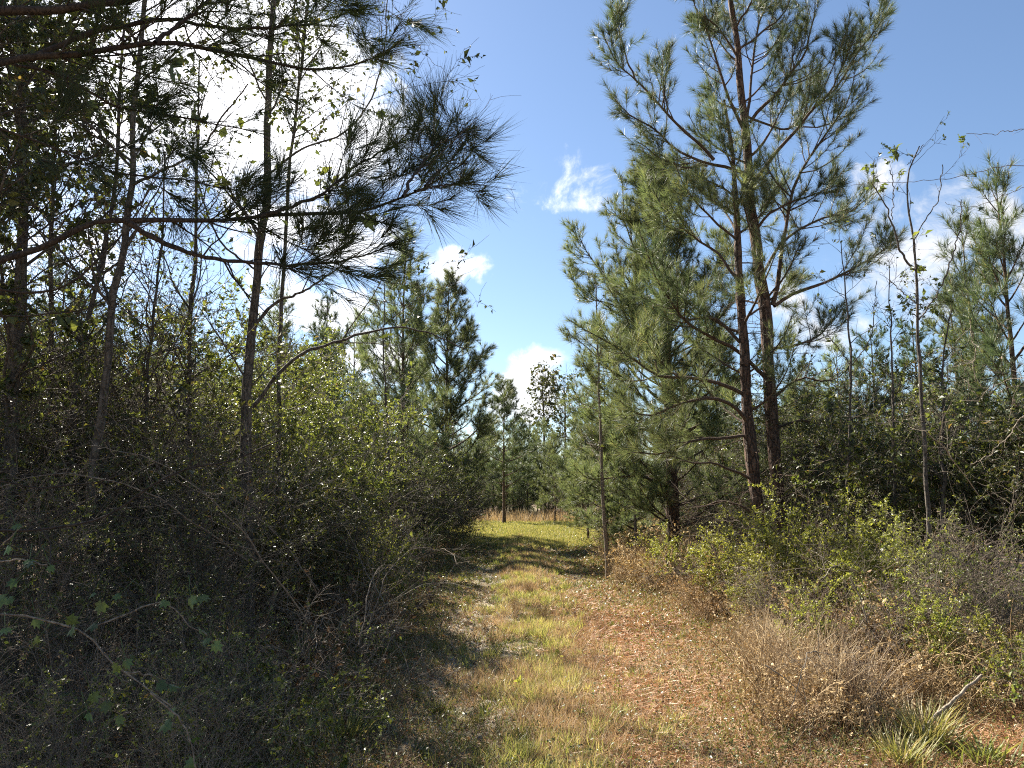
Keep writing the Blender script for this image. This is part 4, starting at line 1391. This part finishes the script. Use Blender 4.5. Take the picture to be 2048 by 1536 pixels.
def broadleaf(name, label, px_path, depth, r0, r1, seed, branches=(), n1=24, n2=120, n3=300, nleaf=600, leaf=.05, leafm='leaf_dark', wood='grey_bark', l1=(.5, 1.3), l2=(.2, .6), l3=(.08, .3),
              s_lo=.25, tmpl=KITE, ratio=.55, to_ground=True, ang=(.5, 1.0), up=.15, cat_='tree', droop=0.0, foliage='crown', nstar=0, lval=(.45, .22), wander=.12):
    r = np.random.default_rng(seed)
    pts = [P(a, b, depth) for a, b in px_path]
    if to_ground:
        f = pts[-1].copy(); f[2] = gz(f[0], f[1]) - .05
        pts[-1] = f
    foot = pts[-1]
    path = wiggle(cat(pts[::-1], 34), .008, r)
    rad = np.linspace(r0, r1, 34) * (1 + .05 * r.normal(size=34))
    root = thing(name, label, cat_, tuple(foot))
    wd, lf = Geo(), Geo()
    wd.tubes(path, rad, 10, lump=.04, r=r)
    PP, RR = [path[None]], [rad[None]]
    for bp, d0, d1, b0 in branches:
        n = len(bp)
        q = wiggle(cat([P(a, b, depth + d0 + (d1 - d0) * i / (n - 1)) for i, (a, b) in enumerate(bp)], 34), .006, r)
        br = np.linspace(b0, min(b0, .0052), 34)
        bg = Geo()
        bg.tubes(q, br, 6, lump=.05, r=r)
        bg.build('limb', M[wood], root, foot, True)
        PP.append(q[None]); RR.append(br[None])
    P0, R0_ = np.concatenate(PP), np.concatenate(RR)
    P1, R1, _ = grow(P0, R0_, n1, s_lo, 1, l1, ang, up, 8, wander, r, rmin=.003, rr=.5, droop=droop)
    wd.tubes(P1, R1, 4)
    P2, R2, _ = grow(P1, R1, n2, .15, 1, l2, (.5, 1.1), up * .6, 6, wander * 1.3, r, rmin=.002, droop=droop)
    wd.tubes(P2, R2, 3)
    P3, R3, _ = grow(P2, R2, n3, .15, 1, l3, (.5, 1.2), 0, 4, wander * 1.6, r, rmin=.0022, droop=droop)
    wd.tubes(P3, R3, 3)
    leaves(lf, P3, nleaf, r, leaf, ratio, .1, tmpl, lval, .35, .3)
    if nstar:
        leaves(lf, np.concatenate([P2]), nstar, r, .10, 1.0, .2, STAR, (.3, .2), .1, .8)
    wd.build('trunk', M[wood], root, foot, True)
    lf.build(foliage, M[leafm], root, foot)
    return root


broadleaf('hardwood_tree', 'slender grey trunk, second from the left, bare twigs and lobed leaves against the clouds',
          [(300, -150), (290, 0), (270, 190), (258, 400), (245, 500), (225, 620), (212, 760), (200, 860), (185, 960), (180, 1100), (178, 1250), (182, 1414)], 6.2, .044, .016, 61,
          [([(262, 370), (330, 340), (400, 300), (440, 240), (500, 170)], 0, -.4, .014), ([(245, 520), (200, 560), (150, 640)], 0, .3, .012)],
          n1=30, n2=190, n3=420, nleaf=1100, leaf=.045, nstar=34, s_lo=.35)
broadleaf('hardwood_tree', 'tall slim trunk with an arching lower limb, nearest the track on the left',
          [(552, -160), (548, 0), (538, 180), (535, 350), (528, 440), (515, 540), (505, 640), (494, 780), (492, 900), (495, 1000), (498, 1100), (500, 1330)], 7.4, .062, .024, 62,
          [([(508, 655), (536, 619), (559, 600), (585, 592), (617, 578), (648, 557), (680, 531), (720, 505)], 0, -.3, .020),
           ([(504, 815), (560, 745), (610, 705), (680, 682), (750, 660), (810, 655), (870, 670), (930, 700)], 0, .2, .022),
           ([(535, 350), (600, 300), (680, 270), (740, 200), (770, 90), (775, -20)], 0, -.3, .012),
           ([(512, 540), (440, 480), (400, 380), (380, 250)], 0, .3, .012)],
          n1=40, n2=260, n3=600, nleaf=1300, leaf=.045, nstar=30, s_lo=.3)
broadleaf('hardwood_tree', 'leftmost trunk, wrapped in small dark leaves from top to bottom',
          [(36, -160), (40, 0), (44, 300), (40, 600), (24, 800), (15, 1000), (12, 1420)], 6.6, .07, .03, 63,
          n1=60, n2=420, n3=1100, nleaf=14000, leaf=.05, s_lo=.3, l1=(.5, 1.6), ratio=.6)
broadleaf('hardwood_tree', 'thin leaning stem right beside the second trunk from the left',
          [(262, -100), (240, 160), (228, 380), (212, 470), (185, 600), (150, 800), (130, 1380)], 7.8, .034, .012, 64, n1=34, n2=200, n3=460, nleaf=1600, leaf=.045, s_lo=.35)
broadleaf('hardwood_tree', 'slender tree with a cloud of dark little leaves left of the second trunk',
          [(130, -200), (120, 0), (110, 300), (100, 600), (100, 1390)], 8.6, .035, .012, 65, n1=80, n2=560, n3=1500, nleaf=15000, leaf=.05, s_lo=.4, l1=(.6, 1.7))
broadleaf('hardwood_tree', 'small leaved tree whose upper crown darkens the top left corner',
          [(-60, -300), (-70, 0), (-90, 400), (-100, 1500)], 5.6, .06, .03, 66, n1=70, n2=480, n3=1300, nleaf=12000, leaf=.045, s_lo=.45, l1=(.6, 1.6))
broadleaf('hardwood_tree', 'bare twigged sapling half hidden between the two left trunks',
          [(400, 120), (395, 300), (390, 500), (380, 700), (370, 1330)], 9.0, .04, .01, 67, n1=40, n2=260, n3=700, nleaf=900, leaf=.04, s_lo=.3)
broadleaf('hardwood_tree', 'leafy crowned tree behind the tall slim trunk, dark against the top of the sky',
          [(640, -350), (625, -100), (600, 150), (575, 400), (560, 700), (550, 1250)], 9.5, .03, .014, 68, n1=80, n2=480, n3=1300, nleaf=8500, leaf=.045, s_lo=.55, l1=(.5, 1.3))
broadleaf('hardwood_tree', 'bare stem curving up on the left of the second trunk',
          [(330, 300), (322, 500), (300, 700), (290, 900), (285, 1340)], 8.2, .03, .008, 69, n1=30, n2=200, n3=500, nleaf=500, leaf=.04, s_lo=.2)
broadleaf('hardwood_tree', 'spindly leafless tree in front of the slim spire pine',
          [(768, 560), (768, 700), (775, 850), (780, 1000), (785, 1165)], 14.0, .03, .008, 70, n1=26, n2=130, n3=300, nleaf=300, leaf=.05, s_lo=.2, l1=(.5, 1.0))
# saplings on the right
broadleaf('bare_sapling', 'tallest bare sapling on the right, forked twigs with tiny new leaves',
          [(1838, 290), (1818, 350), (1815, 420), (1828, 490), (1834, 560), (1836, 640), (1842, 760), (1848, 900), (1856, 1050), (1862, 1300)], 8.2, .030, .007, 71,
          [([(1828, 540), (1800, 500), (1782, 440), (1760, 390), (1742, 365)], 0, -.2, .015), ([(1784, 440), (1788, 380), (1780, 340)], -.1, -.1, .005),
           ([(1829, 480), (1855, 430), (1875, 400), (1884, 345), (1884, 330)], 0, .2, .007), ([(1884, 570), (1905, 510), (1920, 450), (1922, 400)], 0, -.2, .009),
           ([(1838, 640), (1860, 610), (1884, 570)], 0, 0, .010), ([(1836, 610), (1800, 580), (1780, 560)], 0, .2, .007), ([(1814, 330), (1835, 310), (1845, 290)], 0, 0, .004)],
          n1=26, n2=50, n3=80, nleaf=420, leaf=.045, s_lo=.3, l1=(.15, .5), l2=(.08, .22), l3=(.03, .1), leafm='leaf_green', cat_='sapling', foliage='foliage')
broadleaf('bare_sapling', 'thin bare sapling with two dark withered leaves between the pines',
          [(1680, 480), (1690, 560), (1696, 640), (1702, 720), (1700, 850), (1695, 1000), (1694, 1240)], 10.0, .034, .005, 72,
          [([(1704, 735), (1680, 700), (1655, 670)], 0, .1, .007), ([(1704, 730), (1735, 690), (1748, 640), (1752, 560)], 0, -.1, .008)],
          n1=20, n2=60, n3=90, nleaf=160, leaf=.04, s_lo=.2, l1=(.2, .6), l2=(.1, .3), leafm='leaf_green', cat_='sapling', foliage='foliage')
broadleaf('bare_sapling', 'spindly sapling between the two taller bare ones',
          [(1778, 520), (1781, 600), (1783, 700), (1785, 820), (1790, 1000), (1795, 1260)], 9.4, .028, .004, 73, n1=24, n2=80, n3=120, nleaf=260, leaf=.04, s_lo=.2, l1=(.2, .6), l2=(.1, .3),
          leafm='leaf_green', cat_='sapling', foliage='foliage')
broadleaf('bare_sapling', 'straight thin sapling at the right, right of the tallest bare one',
          [(1905, 620), (1890, 700), (1885, 800), (1884, 900), (1888, 1280)], 8.8, .03, .006, 74, n1=30, n2=140, n3=260, nleaf=1300, leaf=.045, s_lo=.2, l1=(.2, .7), leafm='leaf_green', cat_='sapling', foliage='foliage')
broadleaf('slim_tree', 'slim straight trunk standing on the right edge of the track',
          [(1190, 560), (1194, 640), (1198, 760), (1202, 880), (1206, 1000), (1212, 1080), (1216, 1168)], 14.6, .042, .010, 75, n1=26, n2=110, n3=240, nleaf=300, leaf=.05, s_lo=.15, l1=(.25, .8), wood='twig', foliage='foliage')
broadleaf('slim_tree', 'second slim trunk a little farther right, among dry brush',
          [(1255, 700), (1262, 860), (1268, 960), (1270, 1040), (1272, 1150)], 16.0, .036, .010, 76, n1=22, n2=90, n3=200, nleaf=200, leaf=.05, s_lo=.1, l1=(.3, .8), wood='twig', foliage='foliage')
# distant thin crowned tree in the notch
broadleaf('hardwood_tree', 'distant thin crowned tree standing up in the notch of sky above the meadow',
          [(1085, 757), (1086, 800), (1088, 860), (1090, 1010)], 62, .16, .04, 77, n1=46, n2=260, n3=600, nleaf=1500, leaf=.24, s_lo=.5, l1=(.8, 2.2), l2=(.4, 1.0), l3=(.2, .5), leafm='leaf_dark')
broadleaf('hardwood_tree', 'distant greyish tree just right of the thin crowned one',
          [(1128, 772), (1130, 820), (1132, 1010)], 66, .16, .04, 78, n1=60, n2=340, n3=900, nleaf=1500, leaf=.20, s_lo=.4, l1=(1.0, 2.4), l2=(.4, 1.2), l3=(.2, .6), leafm='leaf_dark')


# lobed leaved sapling in the lower left corner
def leafy_sapling():
    r = np.random.default_rng(81)
    dep = 2.7
    foot = P(-330, 1500, 3.0); foot[2] = gz(foot[0], foot[1]) - .03
    root = thing('sapling', 'young sapling with broad lobed green leaves reaching in at the lower left corner', 'sapling', tuple(foot))
    paths = [[(-330, 1300, .2), (-120, 1225, .1), (0, 1228, 0), (90, 1240, 0), (170, 1265, 0), (215, 1310, 0), (250, 1345, -.05), (300, 1385, -.1), (340, 1412, -.1)],
             [(170, 1263, 0), (240, 1232, .05), (320, 1205, .1), (355, 1225, .1), (380, 1250, .1), (415, 1272, .1)],
             [(-120, 1225, .1), (-40, 1130, .1), (20, 1075, .1), (60, 1045, .1)], [(-40, 1130, .1), (40, 1120, .05), (95, 1130, .0)],
             [(250, 1345, 0), (300, 1350, .1), (330, 1372, .1)], [(300, 1385, -.1), (360, 1440, -.1), (385, 1500, -.1), (392, 1540, -.1)]]
    stem = cat([foot, foot * .5 + P(*paths[0][0][:2], dep + .2) * .5 + [0, .03, 0], P(*paths[0][0][:2], dep + .2)], 16)
    w = Geo()
    w.tubes(stem, np.linspace(.012, .008, 16), 7)
    w.build('stem', M['grey_bark'], root, foot, True)
    for i, p in enumerate(paths):
        q = wiggle(cat([P(a, b, dep + c) for a, b, c in p], 24), .002, r)
        g = Geo()
        g.tubes(q, np.linspace(.0055 if i == 0 else .0038, .0022, 24), 5, lump=.06, r=r)
        g.build('branch', M['twig'], root, foot, True)
    spots = [(20, 1090), (60, 1118), (35, 1160), (66, 1120), (98, 1130), (15, 1190), (30, 1195), (70, 1235), (130, 1237), (150, 1250), (195, 1245), (188, 1185), (205, 1200), (242, 1188), (315, 1190), (335, 1200), (380, 1192), (400, 1190),
             (395, 1255), (415, 1275), (425, 1285), (238, 1328), (228, 1345), (250, 1318), (315, 1362), (335, 1372), (352, 1422), (345, 1440), (182, 1385), (240, 1430), (215, 1400), (385, 1478), (392, 1520), (30, 1048), (80, 1275), (10, 1255), (355, 1180), (175, 1425)]
    for a, b in spots:
        g = Geo()
        c = P(a, b, dep + r.uniform(-.08, .12))
        d = nrm(np.array([r.normal(0, .5), r.normal(-.1, .5), -.55 + r.normal(0, .25)]))
        nz = nrm(np.array([r.normal(0, .5), -.75, .55]) + r.normal(size=3) * .3)
        x = nrm(np.cross(d, nz)); z = np.cross(x, d)
        s = r.uniform(.034, .062)
        g.stamp(STAR[0], STAR[1], c[None], x[None], d[None], z[None], s, s, s, np.array([r.uniform(0, 1)]))
        pe = np.stack([c - d * .05 + [0, 0, .03], c + d * .01])
        g.tubes(pe, np.array([.0016, .0012]), 3, val=.5)
        g.build('leaf', M['leaf_star'], root, foot)


leafy_sapling()


# hanging vines
def vine(label, pts, depth, rad, seed, nl=20, tw=12, leaf=.04, mat='twig', leafm='leaf_dark', wig=.006, dz=0.0):
    r = np.random.default_rng(seed)
    n = len(pts)
    p = wiggle(cat([P(a, b, depth + dz * i / n) for i, (a, b) in enumerate(pts)], 50), wig, r)
    root = thing('vine', label, 'vine', tuple(p[0]))
    g, l = Geo(), Geo()
    rr = np.linspace(rad, rad * .5, 50)
    g.tubes(p, rr, 5)
    P1, R1, _ = grow(p[None], rr[None], tw, .05, .98, (.05, .22), (.5, 1.2), 0, 5, .2, r, rmin=.0011)
    g.tubes(P1, R1, 3)
    if nl:
        leaves(l, P1, nl, r, leaf, .6, .2, KITE, (.4, .2), .3, .6)
    g.build('stem', M[mat], root, p[0], True)
    l.build('foliage', M[leafm], root, p[0])


vine('thin wiry vine trailing down across the blue sky above the needled limb', [(770, -40), (785, 10), (800, 30), (808, 55), (830, 85), (860, 120), (885, 140), (910, 165), (938, 195), (940, 220)], 3.6, .0016, 91, 6, 10, .03)
vine('short knotted vine hanging beside the upper left crown', [(745, -30), (760, 10), (790, 30), (806, 45), (800, 80), (785, 110), (765, 130)], 3.7, .0016, 92, 12, 12, .035)
vine('long thin vine stretching from the right frame edge to the bare sapling', [(2120, 325), (2050, 330), (2000, 333), (1950, 345), (1900, 358), (1850, 362), (1800, 366), (1760, 365), (1700, 372)], 7.8, .0045, 93, 0, 4)
vine('twig reaching in high at the right frame edge', [(2120, 250), (2048, 258), (2020, 262), (1980, 268), (1932, 267)], 5.2, .0035, 94, 0, 3)
vine('vine sagging from the right edge to the sapling top', [(2120, 340), (2048, 375), (2000, 395), (1960, 412), (1930, 415), (1890, 405)], 7.6, .004, 95, 10, 10, .06)
vine('looping bare vine low against the right frame edge', [(2110, 800), (2048, 830), (2020, 870), (2000, 890), (1970, 915), (1940, 930)], 5.5, .005, 96, 0, 12, mat='pale_wood')
vine('pale looping vine in front of the right thicket', [(1940, 640), (1948, 690), (1950, 745), (1965, 775), (1990, 785), (2030, 772), (2100, 775)], 6.0, .004, 97, 8, 14, .04, mat='pale_wood')
for i, (a, b, c, d, e) in enumerate([(330, -20, 345, 330, 'first'), (420, 0, 400, 420, ''), (470, 60, 455, 520, ''), (600, 40, 610, 330, ''), (215, 80, 205, 420, ''), (660, 60, 640, 380, '')]):
    labs = ['vine with a few broad leaves hanging right of the second left trunk', 'vine dangling midway between the two left trunks', 'long vine hanging close left of the tall slim trunk',
            'vine hanging right of the tall slim trunk under the dark crown', 'leafy vine hanging left of the second trunk', 'wispy vine hanging above the forked needled limb']
    rv = np.random.default_rng(300 + i)
    pts = [(a + (c - a) * t + rv.normal(0, 14), b + (d - b) * t) for t in np.linspace(0, 1, 8)]
    vine(labs[i], pts, 4.6 + .3 * i, .0025, 310 + i, 36, 26, .055, leafm='leaf_green', wig=.02)


for i in range(16):
    dep = 47.5 + rs.uniform(0, 6)
    x = X(860 + i * 26 + rs.uniform(-10, 10), dep)
    place_shrub(['dark1', 'twiggy3', 'leafy2'][i % 3], 'low brush at the foot of the pines beyond the meadow', x, dep, rs.uniform(.55, .9), rs.uniform(0, 6.28), 'brush beyond the meadow')


# bleached dead branches caught in the thickets
DB = []
def dead_branch(label, x, y, z, sc, rot, grp):
    if len(DB) < 4:
        r = np.random.default_rng(900 + len(DB))
        g = Geo()
        t = np.linspace(0, 1, 16)[:, None]
        p = wiggle(np.array([0, 0, 0]) + t * np.array([1.6, 0, .5]) + np.sin(t * 2.4) * np.array([0, .25, .5]), .012, r)
        rr = np.linspace(.0065, .0025, 16)
        g.tubes(p, rr, 6, lump=.06, r=r)
        P1, R1, _ = grow(p[None], rr[None], 9, .1, 1, (.25, .8), (.4, 1.0), .1, 7, .10, r, rmin=.0026)
        g.tubes(P1, R1, 5)
        P2, R2, _ = grow(P1, R1, 22, .2, 1, (.1, .4), (.4, 1.0), .1, 5, .14, r, rmin=.0018)
        g.tubes(P2, R2, 4)
        DB.append(g.mesh('dead_branch', M['pale_wood' if len(DB) % 2 else 'twig'], True))
        me = DB[-1]
    else:
        me = DB[int(rs.integers(4))]
    o = bpy.data.objects.new('dead_branch', me)
    COL.objects.link(o)
    o.location = (x, y, z); o.rotation_euler = rot; o.scale = (sc,) * 3
    tag(o, label, 'branch', grp)


for i in range(64):
    left = i % 5 < 3
    yy = rs.uniform(4.6, 15)
    off = abs(rs.normal(.2, .9))
    x = float(LANE_L(yy) - off) if left else float(LANE_R(yy) + off)
    z = gz(x, yy) + rs.uniform(.0, min(2.6, .5 + off * .9))
    dead_branch('bare dead branch caught in the %s thicket' % ('left' if left else 'right'), x, yy, z, rs.uniform(.5, 1.1) * (1 if left else .6), (rs.uniform(-.5, .5), rs.uniform(-.5, .9), rs.uniform(0, 6.28)),
                'dead branches in the %s thicket' % ('left' if left else 'right'))


# fallen branches and sticks
def stick(label, pts, depth, r0, seed, mat='pale_wood', tw=5, dz=0, name='fallen_branch', cat_='branch', r1=None):
    r = np.random.default_rng(seed)
    n = len(pts)
    p = wiggle(cat([P(a, b, depth + dz * i / (n - 1)) for i, (a, b) in enumerate(pts)], 26), .0022, r)
    g = Geo()
    rr = np.linspace(r0, r1 or r0 * .4, 26)
    g.tubes(p, rr, 7, lump=.07, r=r)
    if tw:
        P1, R1, _ = grow(p[None], rr[None], tw, .2, .95, (.08, .3), (.5, 1.1), 0, 5, .15, r, rmin=.0015)
        g.tubes(P1, R1, 4)
    o = g.build(name, M[mat], origin=p[0], smooth=True)
    o.location = p[0]
    tag(o, label, cat_)


stick('pale curved branch sweeping to the ground below the twin pine trunks', [(1380, 1252), (1425, 1253), (1460, 1235), (1490, 1195), (1512, 1150), (1530, 1080)], 9.6, .016, 401, tw=6)
stick('straight cut stick leaning in the lower right corner', [(1842, 1462), (1880, 1425), (1925, 1385), (1965, 1350)], 5.1, .013, 402, tw=0, r1=.010)
stick('bent bare stem rising among the weeds at lower right', [(1700, 1155), (1722, 1200), (1740, 1280), (1752, 1345), (1760, 1400)], 6.4, .007, 403, tw=4)
stick('thin bleached stem arching through the weeds left of the green tuft', [(1530, 1330), (1580, 1365), (1620, 1410), (1660, 1465), (1690, 1500)], 5.2, .004, 404, tw=3)
stick('bare grey branch fanning out beside the dark brush heap', [(750, 1110), (800, 1100), (850, 1095)], 12.5, .007, 405, tw=16)
stick('arched dead twig above the dark brush heap', [(790, 1045), (830, 1018), (870, 1015), (900, 1022), (930, 1040)], 17, .010, 406, tw=8)
stick('thin pale cane lying across the left rut', [(720, 1350), (780, 1338), (830, 1322)], 7.3, .004, 407, tw=2)
stick('short grey stick on the pine straw near the camera', [(1360, 1412), (1372, 1440), (1390, 1475)], 5.9, .006, 408, tw=3)
stick('pale dead limb slanting through the brush left of the twin trunks', [(1450, 1015), (1480, 1040), (1508, 1068)], 10.5, .012, 409, tw=3)
stick('long thin cane arching over the dry brush at centre right', [(1340, 1030), (1348, 1060), (1375, 1072), (1420, 1068), (1480, 1070)], 11.5, .006, 410, tw=6)
stick('fallen limb lying in the shade across the right rut', [(1130, 1160), (1150, 1157), (1175, 1160)], 15.0, .012, 411, mat='twig', tw=3)


# weeds: dry stalk clumps and green tufts
def weed_geo(r, n, h, spread, w, lean, branch=True):
    g = Geo()
    a = r.uniform(0, 6.28, n)
    b = np.abs(r.normal(0, spread, n))
    base = np.stack([np.cos(a) * b, np.sin(a) * b, np.zeros(n)], -1)
    d = nrm(np.stack([r.normal(0, lean, n), r.normal(0, lean, n), np.ones(n)], -1))
    L = h * r.uniform(.4, 1.1, n)
    k = 6
    pts = [base]
    dd = d.copy()
    for i in range(k - 1):
        pts.append(pts[-1] + dd * (L / (k - 1))[:, None])
        dd = nrm(dd + r.normal(size=dd.shape) * (.24 if branch else .1) + np.array([0, 0, -.09 * i]))
    Q = np.stack(pts, 1)
    R = np.full((n, k), w) * np.linspace(1, .4, k) * r.uniform(.6, 1.4, n)[:, None]
    g.tubes(Q, R, 3, val=r.uniform(0, 1, n))
    if branch:
        P1, R1, _ = grow(Q, R, n * 3, .2, 1, (.05, .24), (.3, 1.0), .1, 4, .2, r, rmin=.0012)
        g.tubes(P1, R1, 3, val=r.uniform(0, 1, len(P1)))
        leaves(g, P1, n * 16, r, .022, .5, .1, KITE, (.5, .3), .2, .4)
    return g


WK = {}
def place_weed(key, label, x, y, sc, grp, cat_='weeds', name='dry_weed'):
    spec = {'w1': (501, 55, .75, .2, .0030, .35, True, 'weed'), 'w2': (502, 75, .45, .24, .0028, .6, True, 'weed'), 'w3': (503, 150, .55, .10, .0022, .22, False, 'straw')}[key]
    me = WK.get(key)
    if me is None:
        me = WK[key] = weed_geo(np.random.default_rng(spec[0]), *spec[1:7]).mesh(name, M[spec[7]])
    o = bpy.data.objects.new(name, me)
    COL.objects.link(o)
    o.location = (x, y, gz(x, y)); o.scale = (sc, sc, sc); o.rotation_euler = (0, 0, (x * 13 + y * 7) % 6.28)
    tag(o, label, cat_, grp)


rw = np.random.default_rng(601)
for i in range(210):
    yy = 4.7 * (24 / 4.7) ** (rw.random() ** 1.3)
    right = rw.random() < .80
    off = abs(rw.normal(0, .7 if not right or yy > 9 else 1.5)) + (.12 if right else .1)
    x = LANE_R(yy) + off - .15 if right else LANE_L(yy) - off
    if yy < 9 and not right:
        continue
    if right and (yy < 5.2 or (yy < 5.7 and 2.2 < x < 3.3)):
        continue
    k = rw.choice(['w1', 'w2', 'w2', 'w3'])
    side = 'right' if right else 'left'
    place_weed(k, {'w1': 'clump of tall dry weed stalks on the %s side of the track', 'w2': 'tangled clump of low dry weeds on the %s side of the track', 'w3': 'tuft of straw coloured bunch grass on the %s side of the track'}[k] % side,
               float(x), float(yy), rw.uniform(.65, 1.15) * (1 if yy < 12 else 1.3), {'w1': 'tall dry weeds', 'w2': 'low dry weeds', 'w3': 'bunch grass tufts'}[k] + ' on the %s' % side)
for i in range(12):
    dep = rw.uniform(5.3, 8.2)
    place_weed('w3', 'tall pale bunch grass catching the sun on the near right', X(rw.uniform(1490, 1720), dep), dep, rw.uniform(.8, 1.25), 'sunlit bunch grass on the near right')
for lab, px, dep, sc in [('tuft of tan bunch grass in the middle of the track, right one', 1085, 10.0, .55), ('tuft of tan bunch grass in the middle of the track, left one', 1030, 10.6, .5),
                         ('tuft of pale dry grass at the foot of the slim trunk', 1235, 13.8, .8), ('wispy straw tuft on the track hump ahead of the shade', 1055, 12.6, .5)]:
    place_weed('w3', lab, X(px, dep), dep, sc, None, 'grass tuft', 'grass_tuft')


def green_tuft(label, px, dep, n, h, seed, w=.010, mat='grass', val=(.5, .2)):
    r = np.random.default_rng(seed)
    g = Geo()
    x = X(px, dep)
    a = r.uniform(0, 6.28, n); b = np.abs(r.normal(0, .09, n))
    base = np.stack([np.cos(a) * b, np.sin(a) * b, np.zeros(n)], -1)
    d = nrm(np.stack([np.cos(a) * r.uniform(0, .7, n), np.sin(a) * r.uniform(0, .7, n), np.ones(n)], -1))
    xx = perp(d, r); zz = np.cross(d, xx)
    zz = np.where(zz[:, 2:3] > 0, -zz, zz)
    L = h * r.uniform(.5, 1.1, n)
    g.stamp([(-.5, 0, 0), (.5, 0, 0), (-.5, .35, .06), (.5, .35, .06), (-.38, .7, .22), (.38, .7, .22), (0, 1, .42)], [(0, 1, 3), (0, 3, 2), (2, 3, 5), (2, 5, 4), (4, 5, 6)],
            base, xx, d, zz, w * r.uniform(.7, 1.3, n), L, L, np.clip(r.normal(*val, n), 0, 1))
    o = g.build('grass_tuft', M[mat])
    o.location = (x, dep, gz(x, dep))
    tag(o, label, 'grass tuft')


green_tuft('bright green broad bladed grass tuft at the lower right beside the cut stick', 1815, 5.1, 260, .34, 701, .0065, val=(.8, .15))
green_tuft('smaller green grass tuft at the bottom right below the broad bladed one', 1765, 4.75, 200, .24, 702, .006, val=(.75, .18))
green_tuft('green grass tuft at the lower left edge of the track', 705, 5.3, 90, .28, 703)
green_tuft('narrow green grass tuft just above the lower left one', 690, 6.3, 80, .30, 704)
green_tuft('low green tuft at the right frame bottom', 1930, 4.8, 80, .2, 705, .012)


def seedling(label, px, dep, seed, h=.10, size=.036, n=7):
    r = np.random.default_rng(seed)
    x = X(px, dep)
    root = thing('seedling', label, 'seedling', (x, dep, gz(x, dep)))
    g, l = Geo(), Geo()
    st = np.array([[0, 0, -.01], [.004, 0, h * .5], [0, .004, h]])
    g.tubes(st, np.array([.003, .0024, .0016]), 5)
    P1, R1, _ = grow(cat(st, 6)[None], np.full((1, 6), .002), 5, .4, 1, (.03, .06), (.5, 1.0), .2, 4, .1, r, rmin=.001)
    g.tubes(P1, R1, 3)
    leaves(l, P1, n * 2, r, size * .8, .6, .3, KITE, (.55, .25), .3)
    g.build('stem', M['twig'], root)
    l.build('foliage', M['leaf_bright'], root)


seedling('little seedling with yellow green leaves in the shade patch on the track', 1040, 6.4, 801)
seedling('yellow leaved seedling nearest the camera on the track', 1152, 5.6, 802)
seedling('small bright seedling to the right of the shade patch', 1113, 7.6, 803)
seedling('faint green seedling on the pine straw side of the track', 1228, 6.2, 804, .09, .03)
